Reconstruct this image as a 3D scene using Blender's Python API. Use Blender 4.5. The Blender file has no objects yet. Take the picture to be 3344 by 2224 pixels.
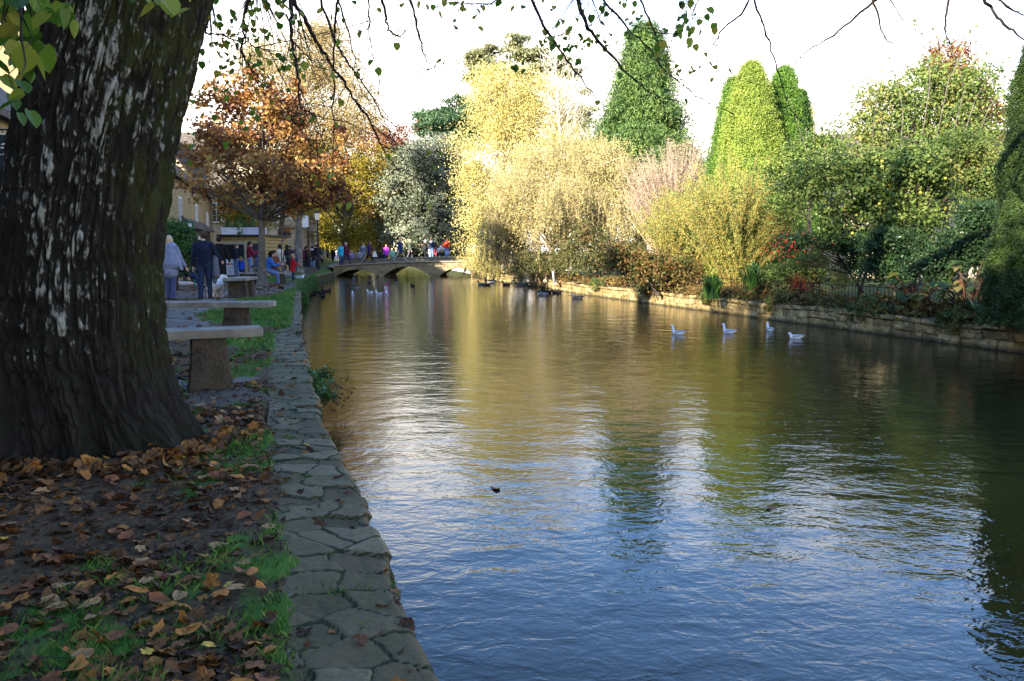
import bpy, math, random
import numpy as np
from mathutils import Vector, Matrix
R=math.radians
rng=np.random.default_rng(11); random.seed(5)
scene=bpy.context.scene; COL=scene.collection
# ---------------- camera model (photo pixels -> points in the place) ----------------
EYE=1.2; FPX=2561.0; HZ=829.0
PIT=math.atan((1112-HZ)/FPX)
def ray(x,y):
    u=(x-1672)/FPX; v=-(y-1112)/FPX
    c,s=math.cos(PIT),math.sin(PIT)
    return np.array([u, c+v*s, -s+v*c])
def P(x,y,d):
    r=ray(x,y); return np.array([0,0,EYE])+r*(d/r[1])
def G(x,y,z=0.0):
    r=ray(x,y); return np.array([0,0,EYE])+r*((z-EYE)/r[2])
cam=bpy.data.cameras.new('camera'); co=bpy.data.objects.new('camera',cam); COL.objects.link(co)
co.location=(0,0,EYE); co.rotation_euler=(R(90)-PIT,0,0)
cam.sensor_width=23.5; cam.lens=FPX/3344*23.5; cam.clip_end=3000; cam.clip_start=0.05
scene.camera=co
# ---------------- object helpers ----------------
def tag(o,label=None,cat=None,group=None,kind=None):
    if label: o['label']=label
    if cat: o['category']=cat
    if group: o['group']=group
    if kind: o['kind']=kind
    return o
def empty(name,loc,rz=0,label=None,cat=None,group=None):
    o=bpy.data.objects.new(name,None); COL.objects.link(o); o.location=tuple(float(v) for v in loc); o.rotation_euler=(0,0,rz)
    o.empty_display_size=.2
    return tag(o,label,cat,group)
class MB:
    def __init__(s): s.v=[];s.f=[];s.m=[];s.a=[];s.n=0
    def add(s,v,f,m=0,a=None):
        v=np.asarray(v,float).reshape(-1,3); 
        f=np.asarray(f,int)
        if len(f)==0: return s
        if a is None: a=np.full(len(f),.5)
        s.v.append(v); s.f.append((f+s.n)); s.m.append(np.full(len(f),m)); s.a.append(np.broadcast_to(np.asarray(a,float),(len(f),)))
        s.n+=len(v); return s
    def box(s,c,d,m=0,rz=0,tz=None):
        c=np.asarray(c,float); d=np.asarray(d,float)/2
        q=np.array([[x,y,z] for z in(-1,1) for y in(-1,1) for x in(-1,1)],float)
        if tz is not None: q[4:,0]*=tz[0]; q[4:,1]*=tz[1]
        q=q*d
        if rz: 
            cs,sn=math.cos(rz),math.sin(rz); q=np.stack([q[:,0]*cs-q[:,1]*sn,q[:,0]*sn+q[:,1]*cs,q[:,2]],1)
        return s.add(q+c,[[0,2,3,1],[4,5,7,6],[0,1,5,4],[2,6,7,3],[0,4,6,2],[1,3,7,5]],m)
    def tube(s,pts,rad,k=8,m=0,cap=True):
        v,f=tube(pts,rad,k,cap); return s.add(v,f,m)
    def mesh(s,name,mats,smooth=False):
        me=bpy.data.meshes.new(name)
        if not s.v: return me
        V=np.concatenate(s.v); nf=sum(len(f) for f in s.f)
        loops=np.concatenate([f.ravel() for f in s.f]); cnt=np.concatenate([np.full(len(f),f.shape[1]) for f in s.f])
        me.vertices.add(len(V)); me.vertices.foreach_set('co',V.astype(np.float32).ravel())
        me.loops.add(len(loops)); me.loops.foreach_set('vertex_index',loops.astype(np.int32))
        me.polygons.add(nf); st=np.concatenate([[0],np.cumsum(cnt)[:-1]])
        me.polygons.foreach_set('loop_start',st.astype(np.int32))
        try: me.polygons.foreach_set('loop_total',cnt.astype(np.int32))
        except Exception: pass
        for m in (mats if isinstance(mats,(list,tuple)) else [mats]): me.materials.append(m)
        me.polygons.foreach_set('material_index',np.concatenate(s.m).astype(np.int32))
        me.update(calc_edges=True)
        me.polygons.foreach_set('use_smooth',np.full(nf,smooth))
        at=me.attributes.new('rnd','FLOAT','FACE'); at.data.foreach_set('value',np.concatenate(s.a).astype(np.float32))
        return me
    def build(s,name,mats,parent=None,smooth=False,world=True):
        if parent is not None and world:
            l=np.array(parent.location)
            s.v=[v-l for v in s.v]
        o=bpy.data.objects.new(name,s.mesh(name,mats,smooth)); COL.objects.link(o)
        if parent is not None: o.parent=parent
        return o
def sub(name,mb,mats,parent,origin,smooth=False):
    "sub-part: parent is itself a part of a thing whose base is at origin"
    l=np.array(origin,float); mb.v=[v-l for v in mb.v]
    o=bpy.data.objects.new(name,mb.mesh(name,mats,smooth)); COL.objects.link(o); o.parent=parent
    return o
def tube(pts,rad,k=8,cap=True):
    p=np.asarray(pts,float); n=len(p); rad=np.broadcast_to(np.asarray(rad,float),(n,))
    t=np.gradient(p,axis=0); t/=np.linalg.norm(t,axis=1,keepdims=True)+1e-9
    up=np.array([0,0,1.]) if abs(t[0][2])<.8 else np.array([0,1.,0])
    a=np.cross(t,up); a/=np.linalg.norm(a,axis=1,keepdims=True)+1e-9
    b=np.cross(t,a)
    th=np.arange(k)/k*2*math.pi
    v=p[:,None,:]+rad[:,None,None]*(np.cos(th)[None,:,None]*a[:,None,:]+np.sin(th)[None,:,None]*b[:,None,:])
    i=np.arange(n-1)[:,None]*k; j=np.arange(k)[None,:]; j2=(j+1)%k
    f=np.stack([i+j,i+j2,i+k+j2,i+k+j],-1).reshape(-1,4)
    v=v.reshape(-1,3)
    if cap and k%2==0:
        fs=[f]
        for base in (0,(n-1)*k):
            for q in range(1,k//2):
                fs.append(np.array([[base+q-1 if q>1 else base, base+q, base+k-q-0 if q>0 else 0, base+(k-q+1)%k]]))
        f=np.concatenate(fs)
    return v,f
def hsh(i,j,k,seed):
    n=(i*374761393+j*668265263+k*2147483647+seed*974711)&0xffffffff
    n=((n^(n>>13))*1274126177)&0xffffffff
    n=((n^(n>>16))*2246822519)&0xffffffff
    return ((n^(n>>15))&0xffff)/65535.0
def vn(p,sc=1.,seed=0):
    p=np.asarray(p,float)*sc
    if p.shape[1]==2: p=np.concatenate([p,np.zeros((len(p),1))],1)
    i=np.floor(p).astype(np.int64); f=p-i; f=f*f*(3-2*f); r=0
    for dx in(0,1):
        for dy in(0,1):
            for dz in(0,1):
                w=(f[:,0] if dx else 1-f[:,0])*(f[:,1] if dy else 1-f[:,1])*(f[:,2] if dz else 1-f[:,2])
                r=r+w*hsh(i[:,0]+dx,i[:,1]+dy,i[:,2]+dz,seed)
    return r
def fbm(p,sc=1.,o=4,seed=0):
    r=0;a=1;t=0
    for k in range(o): r=r+a*vn(p,sc*2**k,seed+k*17); t+=a; a*=.5
    return r/t
def grid(nu,nv,V):
    i=np.arange(nu-1)[:,None]*nv; j=np.arange(nv-1)[None,:]
    f=np.stack([i+j,i+j+1,i+nv+j+1,i+nv+j],-1).reshape(-1,4)
    return V.reshape(-1,3),f
# ---------------- materials ----------------
def newmat(name):
    m=bpy.data.materials.new(name); m.use_nodes=True; nt=m.node_tree
    b=nt.nodes['Principled BSDF']; b.inputs['Specular IOR Level'].default_value=.12; return m,nt,b
def nd(nt,t,**k):
    n=nt.nodes.new(t)
    for a,v in k.items():
        if a in n.inputs: n.inputs[a].default_value=v
        else: setattr(n,a,v)
    return n
def ramp(nt,fac,stops,interp='LINEAR'):
    r=nt.nodes.new('ShaderNodeValToRGB'); nt.links.new(fac,r.inputs[0]); e=r.color_ramp.elements; r.color_ramp.interpolation=interp
    while len(e)<len(stops): e.new(.5)
    for el,(p,c) in zip(e,stops): el.position=p; el.color=(*c,1)
    return r.outputs[0]
def mix(nt,f,a,b,mode='MIX'):
    m=nt.nodes.new('ShaderNodeMix'); m.data_type='RGBA'; m.blend_type=mode
    for s,v in ((0,f),(6,a),(7,b)):
        if hasattr(v,'links') or hasattr(v,'is_linked'): nt.links.new(v,m.inputs[s])
        else: m.inputs[s].default_value=v if s==0 else (*v,1)
    return m.outputs[2]
def noise(nt,sc,det=4,rough=.55,vec=None,dist=0):
    n=nd(nt,'ShaderNodeTexNoise'); n.inputs['Scale'].default_value=sc; n.inputs['Detail'].default_value=det; n.inputs['Roughness'].default_value=rough; n.inputs['Distortion'].default_value=dist
    nt.links.new(vec if vec is not None else objco(nt),n.inputs['Vector']); return n.outputs['Fac']
def objco(nt):
    for n in nt.nodes:
        if n.type=='TEX_COORD': return n.outputs['Object']
    return nt.nodes.new('ShaderNodeTexCoord').outputs['Object']
def mapping(nt,sc,vec=None,rot=(0,0,0)):
    m=nt.nodes.new('ShaderNodeMapping'); nt.links.new(vec if vec is not None else objco(nt),m.inputs[0]); m.inputs['Scale'].default_value=sc; m.inputs['Rotation'].default_value=rot; return m.outputs[0]
def bump(nt,h,b,st=.5,dist=.02):
    n=nt.nodes.new('ShaderNodeBump'); n.inputs['Strength'].default_value=st; n.inputs['Distance'].default_value=dist
    nt.links.new(h,n.inputs['Height']); nt.links.new(n.outputs[0],b.inputs['Normal'])
def attr(nt,name):
    a=nt.nodes.new('ShaderNodeAttribute'); a.attribute_name=name; return a.outputs['Fac']
def vary(name,c1,c2,sc=6,rough=.85,bs=.4,bd=.01,det=5,c3=None):
    m,nt,b=newmat(name); f=noise(nt,sc,det)
    st=[(.3,c1),(.7,c2)] if c3 is None else [(.3,c1),(.52,c2),(.72,c3)]
    nt.links.new(ramp(nt,f,st),b.inputs['Base Color']); b.inputs['Roughness'].default_value=rough
    bump(nt,noise(nt,sc*5,4),b,bs,bd); return m
def leafmat(name,cols,trans=.35,big=.6,rough=.5):
    "cols: list of colours spread over leaves at random"
    m,nt,b=newmat(name)
    a=attr(nt,'rnd'); n=noise(nt,big,3)
    ad=nd(nt,'ShaderNodeMath',operation='ADD'); nt.links.new(a,ad.inputs[0])
    mu=nd(nt,'ShaderNodeMath',operation='MULTIPLY_ADD'); nt.links.new(n,mu.inputs[0]); mu.inputs[1].default_value=1.3; mu.inputs[2].default_value=-.65
    nt.links.new(mu.outputs[0],ad.inputs[1])
    k=len(cols); c=ramp(nt,ad.outputs[0],[(.06+.88*i/(k-1),c) for i,c in enumerate(cols)])
    nt.links.new(c,b.inputs['Base Color']); b.inputs['Roughness'].default_value=rough; b.inputs['Specular IOR Level'].default_value=.22
    tr=nd(nt,'ShaderNodeBsdfTranslucent'); nt.links.new(c,tr.inputs[0])
    ms=nd(nt,'ShaderNodeMixShader'); ms.inputs[0].default_value=trans
    nt.links.new(b.outputs[0],ms.inputs[1]); nt.links.new(tr.outputs[0],ms.inputs[2])
    nt.links.new(ms.outputs[0],nt.nodes['Material Output'].inputs[0]); return m
_pl={}
def plain(c,rough=.7,name='paint'):
    k=(tuple(c),rough,name)
    if k in _pl: return _pl[k]
    m,nt,b=newmat(name); f=noise(nt,14,3)
    nt.links.new(ramp(nt,f,[(.3,tuple(v*.82 for v in c)),(.7,tuple(min(v*1.12,1) for v in c))]),b.inputs['Base Color']); b.inputs['Roughness'].default_value=rough
    _pl[k]=m; return m
# ---------------- light ----------------
SE=R(19); sdir=Vector((-.60*math.cos(SE)/1.0,-.80*math.cos(SE),math.sin(SE)))
sun=bpy.data.lights.new('sun','SUN'); sun.energy=5.0; sun.angle=R(.5); sun.color=(1,.90,.74)
so=bpy.data.objects.new('sun',sun); COL.objects.link(so); so.rotation_euler=sdir.to_track_quat('Z','Y').to_euler(); so.location=(-20,-30,30)
w=bpy.data.worlds.new('World'); scene.world=w; w.use_nodes=True; nt=w.node_tree
bg=nt.nodes['Background']; sky=nd(nt,'ShaderNodeTexSky',sky_type='NISHITA'); sky.sun_disc=False; sky.sun_elevation=SE; sky.sun_rotation=math.atan2(sdir.x,sdir.y); sky.air_density=1.25; sky.dust_density=.3; sky.ozone_density=3.5
tc=nt.nodes.new('ShaderNodeTexCoord')
sx=nt.nodes.new('ShaderNodeSeparateXYZ'); nt.links.new(tc.outputs['Generated'],sx.inputs[0])
mp=nt.nodes.new('ShaderNodeMapping'); nt.links.new(tc.outputs['Generated'],mp.inputs[0]); mp.inputs['Scale'].default_value=(1,1,3.2)
nn=nd(nt,'ShaderNodeTexNoise'); nn.inputs['Scale'].default_value=2.1; nn.inputs['Detail'].default_value=6; nn.inputs['Roughness'].default_value=.6; nn.inputs['Distortion'].default_value=.6
nt.links.new(mp.outputs[0],nn.inputs[0])
hz=nd(nt,'ShaderNodeMapRange'); nt.links.new(sx.outputs[2],hz.inputs[0]); hz.inputs[1].default_value=.14; hz.inputs[2].default_value=.50; hz.inputs[3].default_value=.50; hz.inputs[4].default_value=-.30
ad=nd(nt,'ShaderNodeMath',operation='ADD'); nt.links.new(nn.outputs[0],ad.inputs[0]); nt.links.new(hz.outputs[0],ad.inputs[1])
cf=nt.nodes.new('ShaderNodeMapRange'); nt.links.new(ad.outputs[0],cf.inputs[0]); cf.inputs[1].default_value=.47; cf.inputs[2].default_value=.85; cf.inputs[3].default_value=0; cf.inputs[4].default_value=1
SKYMIX=mix(nt,cf.outputs[0],mix(nt,1.0,sky.outputs[0],(.88,1.0,1.22),'MULTIPLY'),(5.9,5.5,5.0))
nt.links.new(SKYMIX,bg.inputs[0]); bg.inputs[1].default_value=.125
scene.view_settings.view_transform='Standard'; scene.view_settings.look='None'; scene.view_settings.exposure=2.3; scene.view_settings.gamma=1
# ---------------- river banks ----------------
Lp=[G(1440,2224),G(1190,1640),G(1060,1380),G(1010,1200),G(986,1090),G(982,940),G(1011,915),G(1045,899),G(1093,888)]
Ly=[-40]+[-6]+[p[1] for p in Lp]+[58,75,95,130]; Lx=[6.5]+[1.9]+[p[0] for p in Lp]+[-13.1,-16,-21,-33]
Ry=[-40,0,13,22,32,40,49,58,66,80,100,130]; Rx=[17,12.2,8.5,5.85,2.85,1.3,-1.4,-3,-4,-6.5,-13,-26]
WZ=-.45
def LX(y): return np.interp(y,Ly,Lx)
def RX(y): return np.interp(y,Ry,Rx)
# ================= water =================
m,nt,b=newmat('river water'); mat_water=m
v=mapping(nt,(1,1.45,1))
n1=noise(nt,1.5,2,.5,v,.4); n2=noise(nt,5.5,3,.6,v,.6); n3=noise(nt,.35,2,.5)
n4=noise(nt,17,2,.5,v)
s1=nd(nt,'ShaderNodeMath',operation='MULTIPLY'); nt.links.new(n1,s1.inputs[0]); s1.inputs[1].default_value=1.15
s2=nd(nt,'ShaderNodeMath',operation='MULTIPLY_ADD'); nt.links.new(n2,s2.inputs[0]); s2.inputs[1].default_value=.42; nt.links.new(s1.outputs[0],s2.inputs[2])
s3=nd(nt,'ShaderNodeMath',operation='MULTIPLY_ADD'); nt.links.new(n4,s3.inputs[0]); s3.inputs[1].default_value=.13; nt.links.new(s2.outputs[0],s3.inputs[2])
b.inputs['Roughness'].default_value=.03; b.inputs['IOR'].default_value=1.333
nt.links.new(ramp(nt,n3,[(.35,(.012,.010,.004)),(.65,(.022,.018,.007))]),b.inputs['Base Color'])
b.inputs['Specular IOR Level'].default_value=.62
bump(nt,s3.outputs[0],b,.5,.024)
ys=np.concatenate([np.arange(-38,60,2.),np.arange(60,129,3.)]); V=[]
for y in ys: V.append([LX(y)-.4,y,WZ]); V.append([RX(y)+.5,y,WZ])
n=len(ys); f=[[2*i,2*i+1,2*i+3,2*i+2] for i in range(n-1)]
wm=MB().add(V,f); tag(wm.build('water',mat_water),kind='structure')
mbed=vary('river bed',(.02,.02,.01),(.06,.055,.03),3)
V=[]
for y in ys: V.append([LX(y)-.5,y,WZ-.7]); V.append([RX(y)+.6,y,WZ-.7])
tag(MB().add(V,f).build('river_bed',mbed),kind='structure')
# ================= ground (one sheet, both banks) =================
def inpoly(px,py,poly):
    poly=np.asarray(poly); c=np.zeros(len(px),bool); j=len(poly)-1
    for i in range(len(poly)):
        xi,yi=poly[i][:2]; xj,yj=poly[j][:2]
        k=((yi>py)!=(yj>py))&(px<(xj-xi)*(py-yi)/(yj-yi+1e-12)+xi); c^=k; j=i
    return c
gp=lambda L:[G(a,c_)[:2] for a,c_ in L]
PAVE=[gp([(300,1010),(640,985),(700,975),(760,950),(800,925),(905,925),(960,905),(1010,890),(985,900),(900,935),(820,945),(760,985),(690,1010),(655,1035),(700,1085),(540,1120),(560,1180),(520,1240),(400,1250),(300,1300)]),
      gp([(560,1245),(880,1235),(875,1262),(560,1280)])]
TARM=[gp([(-2600,1120),(300,1060),(560,985),(680,972),(760,945),(830,915),(900,900),(985,889),(1040,878),(1060,872),(1000,864),(900,866),(600,872),(-400,900)]),
      gp([(575,1282),(860,1282),(870,1322),(600,1335)]), gp([(740,985),(900,958),(985,938),(960,925),(900,922),(830,935),(770,960)])]
LAWN=[gp([(700,1010),(760,990),(905,965),(985,935),(986,1088),(900,1092),(840,1070),(690,1062),(655,1035)]),
      gp([(770,1092),(900,1095),(925,1140),(880,1215),(780,1165),(720,1120)]),
      gp([(960,925),(1000,905),(1060,884),(1092,890),(1045,900),(1011,915),(984,936)]),
      gp([(840,905),(960,900),(990,893),(985,912),(900,930)])]
def zones(x,y):
    g=np.zeros(len(x)); p=np.zeros(len(x)); t=np.zeros(len(x))
    q=np.stack([x,y],1)
    jx=x+(vn(q,2.5,3)-.5)*.35; jy=y+(vn(q,2.5,4)-.5)*.6
    for P_ in LAWN: g=np.maximum(g,inpoly(jx,jy,P_)*1.)
    for P_ in PAVE: p=np.maximum(p,inpoly(jx,jy,P_)*1.)
    for P_ in TARM: t=np.maximum(t,inpoly(jx,jy,P_)*1.)
    # patchy grass close to the camera
    near=(y<9.5)
    n_=fbm(q,1.25,4,9); s=(n_-.49)*9+(fbm(q,7,3,12)-.5)*5
    ng=np.clip(s,0,1)*near*(1-p)*(1-t)
    g=np.maximum(g*np.clip((fbm(q,1.1,3,5)-.18)*8,0,1),ng)
    far=(y>62)|(x<-45); g=np.where(far,.8,g)
    return g*(1-p),p,t*(1-g)*(1-p)
rows=np.concatenate([np.arange(-12,1.6,.8),np.arange(1.6,6.4,.05),np.arange(6.4,16,.12),np.arange(16,60,.35),np.arange(60,130,3),np.array([130,180,260,400,700,1200])])
cols=np.concatenate([np.arange(0,.7,.02),np.arange(.7,4,.06),np.arange(4,16,.22),np.array([16,18,21,25,30,40,60,100,200,400,900])])
def gz(x,y):
    return np.clip(gz0(x,y),-.02,9)+.022
def gz0(x,y):
    q=np.stack([x,y],1)
    z=(fbm(q,1.7,4,21)-.5)*.05*(y<14)+ (fbm(q,.25,3,22)-.5)*.05
    # ground swells up around the big tree
    d=np.hypot(x+2.45,y-4.75); z+=.05*np.exp(-(d/.95)**2)
    z+=np.interp(y,[50,58,66,90,2000],[0,.28,.35,.5,1.5])
    return z
XX=(LX(rows)[:,None]-cols[None,:]-.02); YY=np.repeat(rows[:,None],len(cols),1)
zz=gz0(XX.ravel(),YY.ravel()).reshape(XX.shape)
wk_=np.interp(rows,[0,2.3,12,12.6,60],[.42,.41,.40,.20,.20])[:,None]; jn=(vn(np.stack([XX.ravel(),YY.ravel()],1),9,41).reshape(XX.shape)-.5)*.15; kf=np.clip((cols[None,:]-wk_+.06-jn)/.045,0,1); zz=(np.clip(zz,-.02,9)+.022)*kf-.05*(1-kf)
zz=np.where((YY>52)&(zz>-.04),np.maximum(zz,0),zz)
A,F=grid(len(rows),len(cols),np.stack([XX,YY,zz],-1))
gm=MB().add(A,F); gl,pv,ta=zones(A[:,0],A[:,1])
rr=np.array([-12,-4,0,4,8,12,16,20,25,30,36,42,50,58,66,80,100,130,180,260,400,700,1200.]); cc=np.array([0,.6,1.4,3,6,10,18,30,60,150,400,900])
X2=RX(rr)[:,None]+cc[None,:]; Y2=np.repeat(rr[:,None],len(cc),1); Z2=-.06+0*X2+np.interp(cc,[0,1.5,6,30,900],[0,.06,.25,.4,1.5])[None,:]+np.interp(Y2,[50,60,900],[0,.3,1])
A2,F2=grid(len(rr),len(cc),np.stack([X2,Y2,Z2],-1)); gm.add(A2,F2[:, ::-1])
# far closing strip behind the end of the visible river
m,nt,b=newmat('bank ground'); mat_ground=m
g_=attr(nt,'grass'); p_=attr(nt,'pave'); t_=attr(nt,'tarmac')
nA=noise(nt,3,5,.6); nB=noise(nt,30,5,.65); nC=noise(nt,.9,3)
dirt=mix(nt,nA,(.028,.017,.009),(.078,.047,.024)); dirt=mix(nt,ramp(nt,nB,[(.42,(0,0,0)),(.62,(1,1,1))]),dirt,(.10,.064,.034))
grs=ramp(nt,nB,[(.3,(.025,.050,.010)),(.65,(.050,.115,.018))]); grs=mix(nt,nC,grs,(.08,.18,.025))
tar=mix(nt,nB,(.072,.060,.048),(.135,.110,.085))
vo=nd(nt,'ShaderNodeTexVoronoi',feature='DISTANCE_TO_EDGE'); vo.inputs['Scale'].default_value=2.6; nt.links.new(mapping(nt,(1,.8,1)),vo.inputs['Vector'])
vc=nd(nt,'ShaderNodeTexVoronoi'); vc.inputs['Scale'].default_value=2.6; nt.links.new(mapping(nt,(1,.8,1)),vc.inputs['Vector'])
stn=mix(nt,vc.outputs['Color'],(.15,.13,.105),(.27,.235,.19)); stn=mix(nt,nB,stn,(.12,.10,.085))
stn=mix(nt,ramp(nt,vo.outputs['Distance'],[(.02,(1,1,1)),(.06,(0,0,0))]),stn,(.035,.03,.022))
dirt=mix(nt,ramp(nt,noise(nt,70,3,.7),[(.55,(0,0,0)),(.7,(1,1,1))]),dirt,(.12,.085,.055)); c=mix(nt,t_,dirt,tar); c=mix(nt,p_,c,stn); c=mix(nt,g_,c,grs)
nt.links.new(c,b.inputs['Base Color']); b.inputs['Roughness'].default_value=.9
bump(nt,nB,b,.6,.02)
go=gm.build('ground',mat_ground)
for nm_,arr in (('grass',gl),('pave',pv),('tarmac',ta)):
    at=go.data.attributes.new(nm_,'FLOAT','POINT'); at.data.foreach_set('value',np.concatenate([arr,np.full(len(A2),.35 if nm_=='grass' else 0.)]).astype(np.float32))
tag(go,kind='structure')
# far ground closing the head of the valley
zf=MB().add([[-33.5,129,.62],[-28.5,129,.4],[300,1190,2.4],[-400,1190,2.4]],[[0,1,2,3]]); tag(zf.build('far_meadow',vary('meadow',(.06,.09,.02),(.10,.13,.03),.3)),kind='structure')
# ================= stone edging of the near bank =================
def voro2(p,pts_scale,seed,jit=.85):
    "returns F1,F2-ish edge distance and a cell random value"
    q=p*pts_scale; i=np.floor(q).astype(np.int64); best=np.full(len(q),9.); sec=np.full(len(q),9.); cid=np.zeros(len(q))
    for dx in(-1,0,1):
        for dy in(-1,0,1):
            a=i[:,0]+dx; c_=i[:,1]+dy
            fx=a+.5+(hsh(a,c_,a*0,seed)-.5)*jit; fy=c_+.5+(hsh(a,c_,a*0+7,seed)-.5)*jit
            ddx=np.abs(q[:,0]-fx); ddy=np.abs(q[:,1]-fy); d=np.hypot(ddx,ddy)
            r_=hsh(a,c_,a*0+3,seed)
            up=d<best; sec=np.where(up,best,np.minimum(sec,d)); cid=np.where(up,r_,cid); best=np.where(up,d,best)
    return best,sec-best,cid
def edging():
    ys=np.concatenate([np.arange(-2,1.6,.06),np.arange(1.6,5,.011),np.arange(5,9,.018),np.arange(9,14,.04),np.arange(14,52.5,.15)])
    wid=np.interp(ys,[0,2.3,4,6,8,12,12.6,60],[.44,.43,.44,.40,.44,.42,.20,.22])
    us=np.linspace(0,1,44)
    s=np.concatenate([[0],np.cumsum(np.diff(ys))*1.04])
    X=LX(ys)[:,None]-us[None,:]*wid[:,None]; Y=np.repeat(ys[:,None],len(us),1)
    S=np.repeat(s[:,None],len(us),1); U=us[None,:]*wid[:,None]
    q=np.stack([U.ravel(),S.ravel()],1); w_=np.stack([vn(q,7,1)-.5,vn(q,7,2)-.5],1)*.05
    w2=np.stack([vn(q,25,5)-.5,vn(q,25,6)-.5],1)*.02
    f1,ed,cid=voro2(q+w_+w2,np.array([4.8,6.0]),3)
    z=.008*np.clip(ed/.06,0,1)**.6+(cid-.5)*.018+(fbm(q,9,5,2)-.5)*.014+(fbm(q,40,3,7)-.5)*.006-.006
    # worn outer edge
    outer=np.clip(U.ravel()/.035,0,1); z=z-(1-outer)**2*.03
    ex=(vn(np.stack([S.ravel(),S.ravel()*0],1),5,9)-.5)*.035*np.tile(1-us,len(ys))+ (cid-.5)*.02*np.tile(1-us,len(ys))
    inner=np.clip((1-us[None,:]).repeat(len(ys),0).ravel()/.12,0,1); z=z*inner-.0*(1-inner)
    V=np.stack([X.ravel()+ex,Y.ravel(),z+.02],-1).reshape(len(ys),len(us),3)
    # front face down to the bed
    lev=[0,-.03,-.09,-.16,-.24,-.33,-.42,-.55,-1.1]
    fr=[]
    for k,l in enumerate(lev[1:]):
        qq=np.stack([s,np.full(len(s),l*3)],1); c1=voro2(qq,np.array([3.2,3.1]),5)
        off=(c1[2]-.5)*.05+.02*np.clip(c1[1]/.15,0,1)
        e=V[:,0].copy(); e[:,0]+= -.02+off*(.3 if k==0 else 1); e[:,2]=l; fr.append(e)
    W=np.concatenate([np.stack(fr[::-1],1),V],1)
    att=np.concatenate([np.full((len(ys),len(fr)),.35),np.clip(ed/.085,0,1).reshape(len(ys),-1)],1)
    at2=np.concatenate([np.tile(voro2(np.stack([s,s*0],1),np.array([3.2,1]),5)[2][:,None],(1,len(fr))),cid.reshape(len(ys),-1)],1)
    return grid(len(ys),W.shape[1],W),att.ravel(),at2.ravel()
(Ve,Fe),je,ce=edging()
m,nt,b=newmat('kerb stone'); mat_kerb=m
j=attr(nt,'joint'); c_=attr(nt,'cell'); nA=noise(nt,7,5,.6); nB=noise(nt,45,4,.6); nC=noise(nt,2.2,4,.6)
st=ramp(nt,c_,[(0,(.095,.070,.034)),(.35,(.138,.106,.054)),(.7,(.19,.150,.082)),(1,(.27,.22,.13))]); st=mix(nt,nB,st,(.075,.060,.034)); 
st=mix(nt,ramp(nt,nC,[(.48,(0,0,0)),(.66,(.55,.55,.55))]),st,(.055,.056,.022))
jj=nd(nt,'ShaderNodeMath',operation='MULTIPLY_ADD'); nt.links.new(nA,jj.inputs[0]); jj.inputs[1].default_value=-1.0; nt.links.new(j,jj.inputs[2])
msk=ramp(nt,jj.outputs[0],[(0,(1,1,1)),(.28,(0,0,0))])
st=mix(nt,msk,st,(.032,.036,.016))
nt.links.new(st,b.inputs['Base Color']); b.inputs['Roughness'].default_value=.8; bump(nt,nB,b,.5,.01)
ke=MB().add(Ve,Fe[:, ::-1]).build('stone_edging',mat_kerb,smooth=True)
for nm_,arr in (('joint',je),('cell',ce)):
    at=ke.data.attributes.new(nm_,'FLOAT','POINT'); at.data.foreach_set('value',arr.astype(np.float32))
tag(ke,'mossy crazy-paved stone kerb along the left river bank','kerb')
# ================= right bank wall of honey stone =================
def bankwall():
    ys=np.concatenate([np.arange(2,28,.035),np.arange(28,58,.09)]); s=ys*1.04
    zs=np.array([-1.1,-.5,-.44,-.40,-.36,-.32,-.285,-.25,-.22,-.19,-.16,-.13,-.10,-.07,-.045,-.03]); zs=np.concatenate([zs,[-.022]*3])
    ins=np.concatenate([np.zeros(16),[.04,.2,.36]])
    S=np.repeat(s[:,None],len(zs),1); Zb=np.repeat(zs[None,:],len(ys),0)
    # courses
    wob=(vn(np.stack([s,s*0],1),.8,3)-.5)*.03
    T=(Zb-wob[:,None]); crs=np.where(T>-.13,0,np.where(T>-.30,1,2)); top=np.array([-.02,-.13,-.30,-.6])
    hh=np.minimum(np.abs(T-top[crs]),np.abs(T-top[crs+1]))
    Ls=np.array([.34,.52,.42]); k=S/Ls[crs]+crs*.37; w_=(vn(np.stack([k.ravel(),crs.ravel()*9.],1),.7,8)-.5).reshape(k.shape)*.7; k=k+w_
    ci=np.floor(k); fr=np.abs(k-ci-.5); joint=np.minimum(np.clip((.5-fr)*Ls[crs]/.03,0,1),np.clip(hh/.02,0,1))
    cid=hsh(ci.astype(np.int64),crs.astype(np.int64),ci.astype(np.int64)*0,4)
    q=np.stack([S.ravel(),Zb.ravel()*1.5],1)
    rough=(fbm(q,9,4,5)-.5).reshape(k.shape)*.07
    off=.05*joint**.5+(cid-.5)*.07+rough - .03
    off=np.where(crs==0,off+.03,off)
    Xf=RX(ys)[:,None]-off*(ins[None,:]==0)+ins[None,:]
    Z=Zb+wob[:,None]*(Zb>-.4)+np.where(ins[None,:]>0,(cid-.5)*.05+rough*.6,(crs==0)*(cid-.5)*.04)
    Yv=np.repeat(ys[:,None],len(zs),1)
    return grid(len(ys),len(zs),np.stack([Xf,Yv,Z],-1)),joint.ravel(),cid.ravel()
(Vw,Fw),jw,cw=bankwall()
m,nt,b=newmat('honey wall stone'); mat_bank=m
j=attr(nt,'joint'); c_=attr(nt,'cell'); nA=noise(nt,5,5,.65); nB=noise(nt,26,5,.6)
st=ramp(nt,c_,[(0,(.20,.14,.06)),(.45,(.32,.23,.10)),(1,(.44,.33,.16))]); st=mix(nt,ramp(nt,nA,[(.40,(0,0,0)),(.62,(.85,.85,.85))]),st,(.075,.062,.030))
st=mix(nt,ramp(nt,nB,[(.5,(0,0,0)),(.7,(.6,.6,.6))]),st,(.05,.055,.02))
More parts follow.
